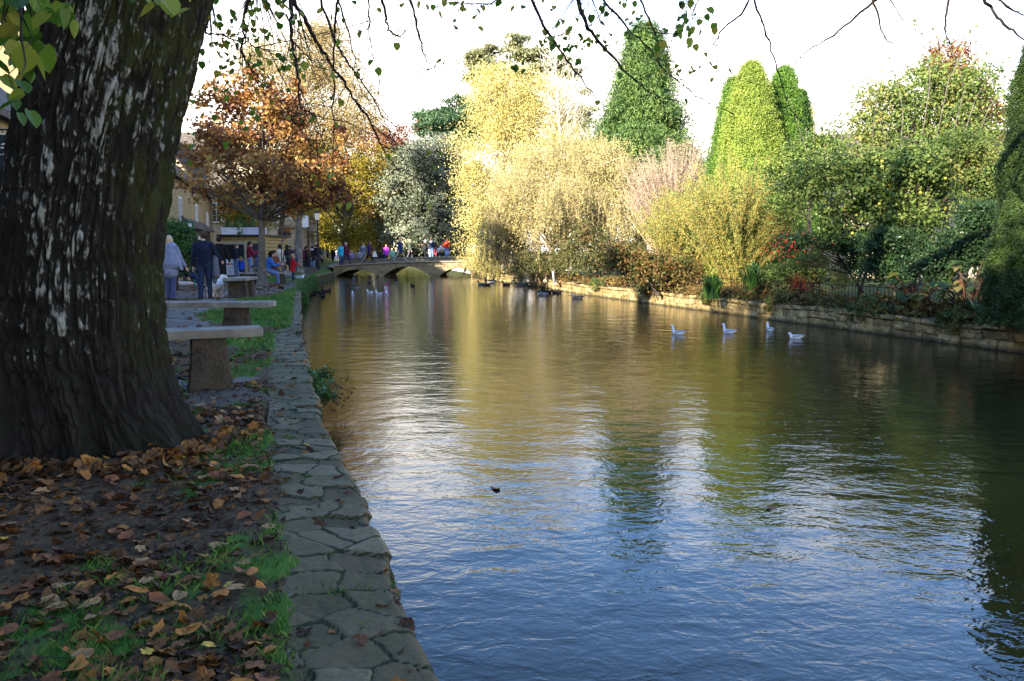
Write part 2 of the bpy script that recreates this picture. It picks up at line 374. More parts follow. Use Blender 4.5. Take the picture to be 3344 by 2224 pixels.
st=mix(nt,ramp(nt,j,[(.0,(1,1,1)),(.7,(0,0,0))]),st,(.012,.010,.006))
ge=nt.nodes.new('ShaderNodeNewGeometry'); sp=nt.nodes.new('ShaderNodeSeparateXYZ'); nt.links.new(ge.outputs['Position'],sp.inputs[0])
wet=nd(nt,'ShaderNodeMapRange'); nt.links.new(sp.outputs[2],wet.inputs[0]); wet.inputs[1].default_value=-.44; wet.inputs[2].default_value=-.36; wet.inputs[3].default_value=.85; wet.inputs[4].default_value=0
st=mix(nt,wet.outputs[0],st,(.02,.02,.012))
nt.links.new(st,b.inputs['Base Color']); b.inputs['Roughness'].default_value=.85; bump(nt,nB,b,.6,.02)
kw=MB().add(Vw,Fw).build('bank_wall',mat_bank)
for nm_,arr in (('joint',jw),('cell',cw)):
    at=kw.data.attributes.new(nm_,'FLOAT','POINT'); at.data.foreach_set('value',arr.astype(np.float32))
tag(kw,'low honey-coloured rubble stone wall along the right bank of the river','wall')
# wall of the left bank beyond the bridge and behind the camera
q=MB(); yy=np.arange(52,130,2.)
V=[];
for y in yy: V+= [[LX(y),y,-1.1],[LX(y),y,.3+max(0,(y-58))*.01],[LX(y)-.4,y,.36+max(0,(y-58))*.01]]
fs=[]
for i in range(len(yy)-1):
    for k in(0,1): fs.append([3*i+k,3*i+k+1,3*i+3+k+1,3*i+3+k])
tag(q.add(V,fs).build('far_river_wall',vary('far wall stone',(.12,.10,.06),(.25,.2,.12),4)),'stone river wall beyond the bridge, seen under its arches','wall')
# ================= grass, leaf litter =================
def blades(x,y,h,wd,zf,seed=0):
    n=len(x); r=np.random.default_rng(seed); a=r.uniform(0,6.28,n); le=r.normal(0,.45,(n,2))*h[:,None]
    z=zf; d=np.stack([np.cos(a),np.sin(a)],1)*wd[:,None]
    b0=np.stack([x-d[:,0],y-d[:,1],z],1); b1=np.stack([x+d[:,0],y+d[:,1],z],1)
    m0=np.stack([x+le[:,0]*.35+d[:,0]*.6,y+le[:,1]*.35+d[:,1]*.6,z+h*.6],1); t=np.stack([x+le[:,0],y+le[:,1],z+h],1)
    return np.stack([b0,b1,m0,t],1).reshape(-1,3),np.arange(4*n).reshape(n,4)
def scatter(n,y0,y1,xmaxoff,seed,pw=1.0):
    r=np.random.default_rng(seed); y=y0+(y1-y0)*r.random(n)**pw; off=r.random(n)*xmaxoff; return LX(y)-.03-off,y,r
mat_grass=leafmat('grass blades',[(.030,.070,.014),(.050,.13,.020),(.075,.19,.028),(.16,.22,.05)],.3,1.2,.6)
gb=MB()
for (n,y0,y1,off,h0,wd,sd,pw) in ((230000,1.6,9.5,5.5,.030,.0019,1,1.35),(200000,9.,32,9,.045,.006,2,1.1),(30000,32,53,9,.05,.014,3,1)):
    x,y,r=scatter(n,y0,y1,off,sd,pw); g,p,t=zones(x,y); 
    wk=np.interp(y,[0,12,12.6],[.45,.43,.2]); keep=(r.random(n)<g*(.35+.65*vn(np.stack([x,y],1),9,6)))&((LX(y)-x)>wk-.05*r.random(n))&(np.hypot(x+2.45,y-4.75)>.66)
    x,y=x[keep],y[keep]; h=h0*(.5+r.random(len(x)))*(.6+.8*vn(np.stack([x,y],1),3,8)); v,f=blades(x,y,h,np.full(len(x),wd),gz(x,y)-.004,sd); gb.add(v,f,0,r.random(len(x)))
# tufts in the joints of the kerb
for k in range(26):
    yy_=rng.uniform(1.7,9); u=rng.uniform(.03,.43); nn_=rng.integers(14,60); rr_=rng.uniform(.015,.05)
    x=LX(yy_)-u+rng.normal(0,rr_,nn_); y=yy_+rng.normal(0,rr_,nn_); v,f=blades(x,y,rng.uniform(.012,.035,nn_),np.full(nn_,.0018),np.full(nn_,.005),k); gb.add(v,f,0,rng.random(nn_))
tag(gb.build('grass',mat_grass),'short green grass in patches over the left bank','grass',kind='stuff')
def leafshape(r,k=14,kind=0):
    th=np.arange(k)/k*2*math.pi
    if kind==0: rad=.5*(1-.10*np.cos(th))+.06*np.cos(2*th)+r.normal(0,.045,k); rad[0]*=1.28; rad[k//2]*=.72
    else: rad=.42+.16*np.abs(np.cos(th*2.5))**.7+r.normal(0,.03,k); rad[k//2]*=.5
    o=np.stack([rad*np.cos(th),rad*np.sin(th)*.92],1); i_=o*.5
    p=np.concatenate([[[0,0]],i_,o]); 
    curl=r.uniform(.0,.75); ax=r.uniform(0,3.14); cx=p@np.array([math.cos(ax),math.sin(ax)]); cy=p@np.array([-math.sin(ax),math.cos(ax)])
    z=curl*cx**2*r.choice([1,1,-.6])+r.uniform(-.3,.3)*cy**2+ .08*np.abs(p[:,1]) + (vn(p+r.uniform(0,50),5,int(r.integers(99)))-.5)*.22
    v=np.concatenate([p,z[:,None]],1); v[:,2]-=v[:,2].min()
    F3=np.array([[0,1+j_,1+(j_+1)%k] for j_ in range(k)]); F4=np.array([[1+j_,1+k+j_,1+k+(j_+1)%k,1+(j_+1)%k] for j_ in range(k)])
    return v,F3,F4
shapes=[leafshape(np.random.default_rng(100+i),14 if i%3 else 20,0 if i%3 else 1) for i in range(24)]
mat_litter=leafmat('dead leaves',[(.040,.021,.011),(.075,.037,.017),(.12,.058,.022),(.20,.088,.025),(.30,.135,.03)],.12,1.5,.7)
def rotm(a,tx,ty):
    ca,sa=np.cos(a),np.sin(a); 
    return Matrix.Rotation(ty,3,'Y')@Matrix.Rotation(tx,3,'X')@Matrix.Rotation(a,3,'Z')
def litter(mb,x,y,z,size,r,av,tilt=.3):
    for i in range(len(x)):
        v,F3,F4=shapes[r.integers(24)]; M=np.array(rotm(r.uniform(0,6.28),r.normal(0,tilt),r.normal(0,tilt)))
        vv=v@M.T*size[i]; vv[:,2]-=vv[:,2].min()*.7; vv+=[x[i],y[i],z[i]]
        mb.add(vv,F3,0,av[i]); mb.n-=len(vv); mb.v.pop(); mb.add(vv,F4,0,av[i])
lb=MB(); r=np.random.default_rng(77)
n=46000; y=1.7+8.3*r.random(n)**1.6; off=r.random(n)*6; x=LX(y)-off
dens=np.clip(fbm(np.stack([x,y],1),1.1,4,31)*2.6-.75,0.02,1)
dens*=np.where(y<4.2,1.7,.8); dens*=np.where((y<3.9)&(y>3.0)&(off<1.5),.4,1)
dens*=.25+1.1*vn(np.stack([x,y],1),2.6,51); dens*=np.where(off<.45,.13,1); g,p,t=zones(x,y); dens*=(1-.85*p)*(1-.9*t)
keep=(r.random(n)<dens*.8)&(np.hypot(x+2.5,y-4.75)>.60)&(np.abs(x/y)<.9); x,y=x[keep],y[keep]
sz=r.uniform(.018,.068,len(x)); litter(lb,x,y,np.where(LX(y)-x<.45,.012,gz(x,y)),sz,r,r.random(len(x))**1.3*.85)
# litter further along, under the maple and between the benches
n=4200; y=9.5+24*r.random(n); off=r.random(n)*9; x=LX(y)-off
g,p,t=zones(x,y); dd=np.hypot((x+8.9),(y-28)); dens=.12+.8*np.exp(-(dd/3)**2)*(off>.8)+.45*(y<13)
keep=r.random(n)<dens*(1-.8*g)*.8; x,y=x[keep],y[keep]; litter(lb,x,y,gz(x,y),r.uniform(.06,.13,len(x)),r,r.random(len(x)))
tag(lb.build('leaf_litter',mat_litter),'brown litter of dead leaves covering the bare ground','leaf litter',kind='stuff')
kinds=[('orange',[(.42,.17,.035),(.30,.105,.03)],'curled orange fallen leaf lying on the brown litter of the left bank','orange fallen leaves'),
       ('tan',[(.34,.20,.085),(.22,.11,.05)],'dry tan fallen leaf lying on the brown litter of the left bank','tan fallen leaves'),
       ('russet',[(.20,.075,.030),(.12,.048,.022)],'dark russet fallen leaf lying on the brown litter of the left bank','russet fallen leaves'),
       ('yellow',[(.48,.34,.05),(.40,.20,.04)],'yellow fallen leaf lying on the brown litter of the left bank','yellow fallen leaves')]
LM={}
for k,cs,_,_ in kinds:
    m,nt,b=newmat(k+' leaf'); nt.links.new(ramp(nt,noise(nt,2.2,5,.6),[(.3,cs[1]),(.62,cs[0])]),b.inputs['Base Color']); b.inputs['Roughness'].default_value=.6; LM[k]=m
leafmeshes={}
for k,_,_,_ in kinds:
    for i,(v,F3,F4) in enumerate(shapes):
        q=MB().add(v,F3); q.n-=len(v); q.v.pop(); q.add(v,F4); q.tube([[-.3,0,.06],[-.55,.02,.1],[-.85,.1,.06]],[.014,.011,.009],4,cap=False); leafmeshes[k,i]=q.mesh('fallen_leaf',LM[k],True)
r=np.random.default_rng(9); cnt=0
while cnt<300:
    y=1.75+4.6*r.random()**1.6; off=r.random()*4.2
    x=LX(y)-off
    if np.hypot(x+2.45,y-4.75)<.72 or abs(x/y)>.72: continue
    if off<.45 and r.random()>.10: continue
    if 2.9<y<3.9 and off<1.5 and r.random()>.3: continue
    k,cs,lab,grp=kinds[r.choice(4,p=[.30,.24,.41,.05])]
    o=bpy.data.objects.new('fallen_leaf',leafmeshes[k,int(r.integers(24))]); COL.objects.link(o)
    s_=r.uniform(.038,.074); o.scale=(s_,s_*r.uniform(.75,1),s_*r.uniform(.5,.9)); o.rotation_euler=(r.normal(0,.18),r.normal(0,.18),r.uniform(0,6.28))
    o.location=(x,y,(.018 if off<.45 else gz(np.array([x]),np.array([y]))[0]+.012)+r.uniform(0,.012))
    if off<.45: lab=lab.replace('brown litter of the left bank','mossy stone kerb'); grp=grp+' on the kerb'
    tag(o,lab,'leaf',grp); cnt+=1
# leaves drifting on the river
for (px,py,lab) in ((1617,1598,'brown leaf floating in the middle of the river'),(2520,1660,'curled reddish leaf floating on the blue part of the river')):
    p=G(px,py,WZ); o=bpy.data.objects.new('floating_leaf',leafmeshes['russet',2 if px<2000 else 5]); COL.objects.link(o); o.location=(p[0],p[1],WZ); o.scale=(.08,.06,.05); o.rotation_euler=(.1,.1,px); tag(o,lab,'leaf')

# twigs and crumbs of soil among the litter
tw=MB(); r=np.random.default_rng(41)
for i in range(420):
    y=1.7+6*r.random()**1.5; off=r.uniform(.3,5); x=LX(y)-off; a=r.uniform(0,3.14); L=r.uniform(.03,.16); z=gz(np.array([x]),np.array([y]))[0]+.008; d=np.array([math.cos(a),math.sin(a),0])*L/2
    c=np.array([x,y,z]); tw.tube([c-d,c+r.normal(0,.008,3)+[0,0,.01],c+d],[.002,.0025,.0012],4,cap=False)
n=14000; y=1.7+5.5*r.random(n)**1.5; off=.38+r.random(n)*5; x=LX(y)-off; g,p,t=zones(x,y); k=(g<.7); x,y=x[k],y[k]; s_=r.uniform(.002,.012,len(x))[:,None]; c=np.stack([x,y,gz(x,y)+.001],1)
oc=np.array([[1,0,0],[0,1,0],[-1,0,0],[0,-1,0],[0,0,1.]]); V=(c[:,None,:]+oc[None]*s_[:,:,None]*r.uniform(.6,1.4,(len(x),5,1))).reshape(-1,3); i=np.arange(len(x))[:,None]*5
tw.add(V,np.concatenate([i+np.array([[0,1,4]]),i+np.array([[1,2,4]]),i+np.array([[2,3,4]]),i+np.array([[3,0,4]])]))
tag(tw.build('twigs_and_crumbs',vary('soil crumbs',(.016,.012,.009),(.055,.042,.03),30)),'loose crumbs of soil and broken twigs among the fallen leaves','soil crumbs',kind='stuff')

# ================= foliage tools =================
def leafquads(c,size,r,up=.3,asp=.62,ndir=None,droop=0,fold=.18):
    "c Nx3 centres -> rhombic folded leaves"
    n=len(c); nrm=r.normal(0,1,(n,3)); nrm[:,2]+=up*2
    if ndir is not None: nrm+=ndir
    nrm/=np.linalg.norm(nrm,axis=1,keepdims=True); t=r.normal(0,1,(n,3)); t[:,2]-=droop*2; t-=nrm*(t*nrm).sum(1,keepdims=True); t/=np.linalg.norm(t,axis=1,keepdims=True)+1e-9
    b=np.cross(nrm,t); s=(size*r.uniform(.6,1.3,n))[:,None]
    v=np.stack([c-t*s*.5,c+b*s*asp*.5+nrm*s*fold,c+t*s*.5,c-b*s*asp*.5+nrm*s*fold],1)
    return v.reshape(-1,3),np.arange(4*n).reshape(n,4)
def lobes(blobs,r,k=6,f=.42):
    out=[]
    for b_ in blobs:
        b_=list(b_); out.append(b_[:3]+[v*.93 for v in b_[3:6]])
        for i in range(k):
            d=r.normal(0,1,3); d[2]=abs(d[2])*.9-.25; d/=np.linalg.norm(d); s=f*r.uniform(.55,1.15)
            out.append([b_[0]+d[0]*b_[3]*.82,b_[1]+d[1]*b_[4]*.82,b_[2]+d[2]*b_[5]*.82]+[v*s for v in b_[3:6]])
    return out
def blobpts(blobs,n,r,shell=.45):
    w_=np.array([bb[3]*bb[4]*bb[5] for bb in blobs])**.75; w_/=w_.sum(); k=r.choice(len(blobs),n,p=w_); B=np.array(blobs)[k]
    d=r.normal(0,1,(n,3)); d/=np.linalg.norm(d,axis=1,keepdims=True); rad=r.random(n)**shell
    # uneven outline
    nz=.78+.5*vn(d*1.0+B[:,:3]*.37,1.8,5); rad=rad*nz
    return B[:,:3]+d*rad[:,None]*B[:,3:6], d
def foliage(mb,blobs,ncl,nl,cr,ls,r,shell=.45,up=.3,droop=0,asp=.62,flat=.7,m=0,zmin=-.3,outw=.8):
    c,d=blobpts(blobs,ncl,r,shell); k=np.repeat(np.arange(ncl),nl); p=c[k]+r.normal(0,1,(len(k),3))*cr*np.array([1,1,flat])*r.uniform(.6,1.3,(ncl,1))[k]
    cv=r.random(ncl)[k]*.55+r.random(len(k))*.45
    ok=p[:,2]>zmin; p=p[ok]; cv=cv[ok]
    v,f=leafquads(p,ls,r,up,asp,d[k][ok]*outw,droop); mb.add(v,f,m,cv); return c
def limbs(mb,base,top,ends,r0,r,k=7,lean=None,m=0,tw=.35,fr=(.25,.95),rmin=.012,wig=.03):
    base=np.array(base,float); top=np.array(top,float); H=np.linalg.norm(top-base); n=14; t=np.linspace(0,1,n)[:,None]
    path=base+(top-base)*t; path[:,:2]+=(np.stack([vn(np.stack([t[:,0]*3,t[:,0]*0],1),1,int(base[0]*7)%97),vn(np.stack([t[:,0]*3,t[:,0]*0],1),1,int(base[1]*5)%89)],1)-.5)*H*wig*2*t
    rad=r0*(1-t[:,0]*.86); rad[0]*=1.45; rad[1]*=1.12
    mb.tube(path,rad,max(k,8),m)
    for e in ends:
        e=np.array(e); tt=np.clip(((e[2]-base[2])/max(top[2]-base[2],.1))*.72-.08+r.normal(0,.05),fr[0],fr[1])
        s=base+(top-base)*tt; s=np.array([np.interp(tt,t[:,0],path[:,i]) for i in range(3)])
        L=np.linalg.norm(e-s); mid=s+(e-s)*.5+np.array([r.normal(0,.07)*L,r.normal(0,.07)*L,-tw*.25*L])
        q=np.linspace(0,1,7)[:,None]; pp=s*(1-q)**2+2*mid*q*(1-q)+e*q**2; pp[1:-1]+=r.normal(0,.012,(5,3))*L
        rb=max(r0*(1-tt*.86)*.42*min(1,L/2.5),rmin); mb.tube(pp,np.linspace(rb,rmin*.5,7),5,m,cap=False)
bark_grey=vary('grey bark',(.06,.05,.042),(.15,.13,.105),9,.9,.6,.02)
bark_dark=vary('dark bark',(.025,.02,.016),(.06,.048,.038),9,.9,.6,.02)
bark_white=vary('white birch bark',(.30,.27,.23),(.62,.58,.52),5,.7,.3,.01)
bark_buff=vary('buff twig bark',(.26,.20,.14),(.42,.34,.26),5,.8,.3,.01)
def blob_px(d,L):
    out=[]
    for e in L:
        x,y,rx,ry=e[:4]; dd=d+(e[4] if len(e)>4 else 0); s=FPX/dd; c=P(x,y,dd); dr=(e[5] if len(e)>5 else rx*.85/s); out.append([*c,rx/s,dr,ry/s])
    return out
def tree(name,label,d,px,ybase,bl,mat,bark,ncl,nl,cr,ls,r0=.2,seed=0,top=None,nlimb=26,lfr=(.25,.95),cat='tree',leafname='crown',z0=None,group=None,**kw):
    r=np.random.default_rng(seed); z0=(z0 if z0 is not None else float(np.interp(d,[0,50,58,66,90],[0,0,.28,.35,.5])))
    B=blob_px(d,bl); bx=(px-1672)/FPX*d; base=np.array([bx,d,z0-.1]); root=empty(name,(bx,d,z0),0,label,cat,group)
    mb=MB(); c=foliage(mb,lobes(B,r) if ncl>150 else B,ncl,nl,cr,ls,r,zmin=z0-.35 if 'zmin' not in kw else kw.pop('zmin'),**kw)
    if top is None: zt=max(b_[2]+b_[5]*.8 for b_ in B); i=int(np.argmax([b_[2] for b_ in B])); tp=np.array([B[i][0],B[i][1],zt])
    else: tp=P(top[0],top[1],d)
    tb=MB(); sel=c[r.choice(len(c),min(nlimb,len(c)),replace=False)]; limbs(tb,base,tp,sel,r0,r,fr=lfr)
    tb.build('trunk',bark,root,True); mb.build(leafname,mat,root)
    return root,B,r
# --- leaf materials ---
M_maple=leafmat('maple leaves',[(.075,.032,.028),(.14,.055,.030),(.24,.105,.038),(.36,.18,.05),(.42,.25,.075),(.15,.13,.04)],.35,.5)
M_yel=leafmat('yellow green leaves',[(.12,.11,.015),(.24,.19,.02),(.36,.27,.03),(.16,.17,.025)],.35,.5)
M_tan=leafmat('pale tan leaves',[(.24,.19,.09),(.34,.26,.10),(.42,.32,.15)],.35,.5)
M_birch=leafmat('yellow birch leaves',[(.30,.27,.10),(.46,.40,.13),(.60,.52,.19),(.54,.46,.24)],.35,.4)
M_holm=leafmat('grey green leaves',[(.045,.062,.032),(.10,.12,.070),(.18,.195,.125),(.27,.275,.20)],.08,.9,.45)
M_pine=leafmat('pine needles',[(.022,.048,.022),(.04,.085,.035),(.07,.12,.05)],.1,.6)
M_scots=leafmat('scots pine needles',[(.10,.12,.055),(.18,.19,.09),(.28,.27,.14)],.15,.5)
M_conif=leafmat('conifer sprays',[(.025,.055,.018),(.065,.12,.028),(.14,.20,.05)],.12,.9)
M_cyp=leafmat('golden cypress',[(.085,.14,.022),(.17,.23,.035),(.27,.32,.055)],.15,1.2)
M_cypd=leafmat('green cypress',[(.035,.085,.014),(.08,.16,.02),(.13,.22,.03)],.15,1.2)
M_will=leafmat('golden willow leaves',[(.20,.18,.07),(.34,.30,.11),(.50,.43,.18),(.44,.33,.16),(.24,.25,.09)],.35,.45)
M_willd=leafmat('green weeping leaves',[(.035,.04,.018),(.07,.08,.025),(.12,.11,.035),(.16,.09,.04)],.2,1.)
M_olive=leafmat('olive willow leaves',[(.08,.12,.035),(.17,.20,.05),(.32,.32,.08),(.30,.24,.05),(.17,.21,.10)],.35,.8)
M_bare=leafmat('dry pinkish twigs',[(.23,.16,.12),(.34,.25,.18),(.27,.20,.11)],.2,.8)
M_apple=leafmat('apple leaves',[(.035,.065,.018),(.075,.125,.028),(.15,.21,.045),(.24,.27,.07)],.3,.9,.4)
M_back=leafmat('mixed garden leaves',[(.045,.080,.022),(.085,.135,.030),(.15,.19,.045),(.24,.20,.06)],.3,.7)
M_redt=leafmat('red tinted leaves',[(.14,.03,.03),(.24,.07,.03),(.20,.14,.04)],.3,.7)
M_dark=leafmat('dark laurel leaves',[(.012,.030,.012),(.028,.060,.020),(.05,.085,.03)],.12,1.2,.35)
M_hedge=leafmat('dark hedge sprays',[(.016,.036,.010),(.035,.065,.014),(.07,.11,.02)],.1,1.2)
M_lime=leafmat('lime leaves',[(.05,.11,.012),(.10,.19,.018),(.20,.26,.03),(.33,.27,.04)],.5,.8,.4)
M_ivy=leafmat('ivy leaves',[(.02,.055,.014),(.04,.10,.02),(.075,.15,.03)],.2,1.5,.4)
M_under=leafmat('bank undergrowth',[(.03,.045,.012),(.07,.08,.02),(.16,.11,.035),(.13,.05,.02),(.20,.17,.03)],.25,1.4)
M_red=plain((.32,.03,.022),.4,'berry'); M_applef=plain((.42,.38,.07),.4,'apple skin')
# ================= left side and background trees =================
tree('maple_tree','orange and dark red maple with a slim grey trunk on the left bank',28.6,857,935,
 [(830,285,100,50),(760,330,130,80),(890,350,130,90),(800,450,180,110,0,2.6),(1000,470,140,90,.5),(690,510,100,80),(860,580,240,90,-.5,2.8),(1080,590,100,70),(670,620,85,40),(970,650,160,45),(1120,640,50,40),(740,680,80,25)],
 M_maple,bark_grey,600,30,.20,.13,.165,1,(850,300),70,lfr=(.36,.95),shell=.75,up=.5,asp=.95,flat=.55)
tree('beech_tree','tall pale tan half-bare tree rising behind the orange maple',52,905,900,
 [(950,250,110,110),(1070,200,120,140),(1120,380,130,130),(980,420,140,120),(850,220,80,80),(1050,110,60,50)],M_tan,bark_grey,1500,34,.45,.13,.22,2,(985,90),70,shell=.6,asp=.5)
tree('yellow_beech_tree','yellow-green tree with a stout dark trunk between the maple and the bridge',68,1131,880,
 [(1120,560,110,130),(1050,660,80,110),(1180,640,90,120),(1110,770,100,60),(1230,560,70,130),(1060,500,80,80),(1200,780,80,50)],M_yel,bark_grey,700,50,.42,.17,.42,3,(1125,480),40)
tree('copper_beech_tree','reddish leafed tree behind the yellow-green tree left of the bridge',78,1242,880,
 [(1240,440,90,60),(1280,470,60,70),(1210,520,70,80),(1260,620,70,90),(1240,720,60,60)],M_redt,bark_dark,300,50,.5,.19,.5,4,(1245,420),30)
tree('plane_tree','tree with a mottled pale trunk beside the litter bin and lamp post',50,975,890,
 [(960,620,100,90),(1010,560,90,80),(900,600,80,60),(1000,670,70,30)],M_yel,vary('mottled bark',(.06,.055,.04),(.24,.22,.18),4,.8,.4,.02),220,50,.3,.15,.31,5,(970,540),26)
tree('holm_oak','big rounded grey-green evergreen oak behind the bridge',70,1390,880,
 [(1400,560,130,110,0,6),(1330,640,100,110,-1,5),(1440,650,110,120,0,5),(1380,760,130,80,-1,5),(1290,720,55,80),(1420,500,85,50),(1480,760,60,70)],M_holm,bark_dark,1100,80,.42,.22,.5,6,(1400,520),30,shell=.25,up=.6,outw=1.6)
tree('black_pine','dark green pine standing behind the grey-green oak',88,1450,870,
 [(1440,400,80,45),(1390,420,45,25),(1500,370,70,50),(1480,450,60,40),(1500,560,60,60),(1540,430,60,60)],M_pine,bark_dark,300,90,.45,.28,.4,7,(1470,340),20,shell=.35,flat=.5)
tree('cedar_tree','dark green cedar with drooping boughs hanging over the right half of the bridge',70.5,1455,880,
 [(1450,700,55,22),(1420,760,60,22),(1470,800,50,25),(1400,830,50,18),(1490,730,40,40),(1380,865,30,12)],M_pine,bark_dark,260,80,.28,.20,.35,8,(1470,650),24,shell=.4,flat=.45,zmin=.75)
r=np.random.default_rng(30)
tree('scots_pine','tall scots pine with flat airy needle clumps above the yellow birch',92,1750,860,
 [(1575,215,70,38),(1560,262,50,22),(1690,135,48,22),(1720,180,70,24),(1800,215,70,25),(1690,240,60,22),(1850,240,50,20),(1600,170,45,18),(1780,350,80,40),(1860,390,70,45),(1900,300,30,18),(1660,330,80,50),(1640,420,80,60)],M_scots,bark_buff,560,80,.44,.32,.5,9,(1760,160),45,shell=.45,flat=.4)
tree('silver_birch','yellow leafed silver birch with a pale trunk at the right end of the bridge',52,1640,915,
 [(1640,340,120,120),(1740,370,110,130),(1600,470,120,120),(1720,500,140,130),(1840,420,100,120),(1800,310,80,70),(1600,570,90,80),(1570,620,100,110),(1640,700,120,110),(1550,740,65,90),(1720,280,60,80),(1650,250,55,55),(1600,300,60,60),(1580,860,60,38),(1620,800,90,50),(1540,850,28,30)],M_birch,bark_white,1900,36,.40,.12,.17,10,(1660,180),60,shell=.55,droop=.5)
def bare(name,label,d,px,ybase,topx,topy,n,spread,bark,seed,r0=.1,up=.6,z0=0,twig=10,group=None,cat='tree'):
    r=np.random.default_rng(seed); bx=(px-1672)/FPX*d; root=empty(name,(bx,d,z0),0,label,cat,group); tb=MB(); base=np.array([bx,d,z0-.1]); top=P(topx,topy,d); H=top[2]-base[2]
    mb=MB(); t=np.linspace(0,1,14)[:,None]; path=base+(top-base)*t; path[:,0]+=.08*np.sin(t[:,0]*9+seed)*t[:,0]; mb.tube(path,r0*(1-t[:,0]*.9),8)
    br=MB()
    for i in range(n):
        tt=r.uniform(.3,.93); s=base+(top-base)*tt; a=r.uniform(0,6.28); L=spread*(1-tt*.55)*r.uniform(.5,1.1); e=s+np.array([math.cos(a)*L*.6,math.sin(a)*L*.6,L*up])
        q=np.linspace(0,1,6)[:,None]; pp=s+(e-s)*q+np.array([0,0,1])*(q**2)*L*.15+r.normal(0,.02,(6,3))*L; br.tube(pp,np.linspace(r0*.22*(1.2-tt),.006,6),4,cap=False)
        for j in range(twig):
            q0=r.uniform(.25,1); s2=s+(e-s)*q0; e2=s2+(e-s)/L*r.uniform(.15,.4)*L+r.normal(0,.16,3)*L; br.tube([s2,(s2+e2)/2+r.normal(0,.02,3)*L,e2],[.011,.008,.004],3,cap=False)
    mb.build('trunk',bark,root,True); br.build('branches',bark,root); return root
bare('bare_birch','slender bare white birch, left of the pair above the golden willow',50,1850,900,1812,120,80,3.6,bark_white,41,.17,group='bare white birches')
bare('bare_birch','slender bare white birch, right of the pair above the golden willow',51,1862,900,1875,150,80,3.4,bark_white,42,.15,group='bare white birches')
# conifer
def conifer(name,label,d,px,ytop,ybot,hw,mat,seed,n,nl,cr,ls,pw=.8,squash=.95,z0=.1,group=None,core=None,bark=None,tilt=0,rough=.22,up=-.2):
    r=np.random.default_rng(seed); s=FPX/d; bx=(px-1672)/s; root=empty(name,(bx,d,z0),0,label,'conifer',group); ct=P(px,ytop,d)[2]; cb=P(px,ybot,d)[2]; H=ct-cb; W_=hw/s
    nl=int(nl*1.9); h=r.random(n)**1.25; a=r.uniform(0,6.28,n); prof=lambda t:W_*np.clip(1-t,0,1)**pw
    rr=prof(h)*(1-rough*r.random(n)**1.2)*(.80+.42*vn(np.stack([np.cos(a)*1.5,np.sin(a)*1.5,h*6],1),1.3,seed))
    c=np.stack([bx+rr*np.cos(a)+tilt*h*H,d+rr*np.sin(a)*squash,cb+h*H],1); k=np.repeat(np.arange(n),nl); p=c[k]+r.normal(0,1,(len(k),3))*cr*np.array([1,1,.8])
    od=np.stack([np.cos(a),np.sin(a),h*0+.2],1)[k]; mb=MB(); v,f=leafquads(p,ls*1.05,r,up*.2+.25,.27,od*.8,droop=up); mb.add(v,f,0,r.random(n)[k]*.5+r.random(len(k))*.5)
    t=np.linspace(0,1,18); aa=np.arange(24)/24*2*math.pi; cr_=prof(t)*(.80 if rough<.3 else .55)+.01
    V=np.stack([bx+cr_[:,None]*np.cos(aa)[None]+tilt*t[:,None]*H,d+cr_[:,None]*np.sin(aa)[None]*squash,cb+t[:,None]*H*.97+0*aa[None]],-1)
    i=np.arange(17)[:,None]*24; j=np.arange(24)[None]; F=np.stack([i+j,i+(j+1)%24,i+24+(j+1)%24,i+24+j],-1).reshape(-1,4); mb.add(V.reshape(-1,3),F,0,.1)
    tb=MB().tube([[bx,d,z0-.1],[bx,d,cb+.4*H],[bx+tilt*H*.95,d,cb+.95*H]],[.07*W_+.1,.05*W_+.05,.02],8); tb.build('trunk',bark or bark_dark,root,True); mb.build('crown',mat,root); return root
conifer('cypress_tree','broad dark green conical cypress behind the pinkish bare shrub',42,2090,106,640,225,M_conif,51,640,120,.36,.19,.92,z0=.1,rough=.6,up=.5)
cg='clipped-looking golden cypresses'
conifer('golden_cypress','bright yellow-green cypress cone, tallest and foremost of its clump',28,2430,212,900,150,M_cyp,52,3600,34,.12,.085,.60,rough=.12,up=-.3,group=cg)
conifer('golden_cypress','green cypress cone close behind the right side of the tallest golden one',29.2,2535,228,900,125,M_cypd,53,2600,34,.12,.09,.60,rough=.12,up=-.3,group=cg)
conifer('golden_cypress','green cypress cone standing left of the tallest golden one',29.8,2375,262,900,105,M_cypd,54,2200,34,.12,.09,.60,rough=.12,up=-.3,group=cg)
conifer('golden_cypress','darkest and rightmost cypress cone of the golden clump',30,2592,300,900,95,M_cypd,55,1100,34,.07,.09,.6,rough=.12,up=-.3,group=cg)
conifer('hedge_conifer','dense dark green conifer column cut off by the right edge of the picture',12.6,3428,60,1060,172,M_hedge,56,6000,40,.035,.042,.20,rough=.08,up=-.2,z0=.0)
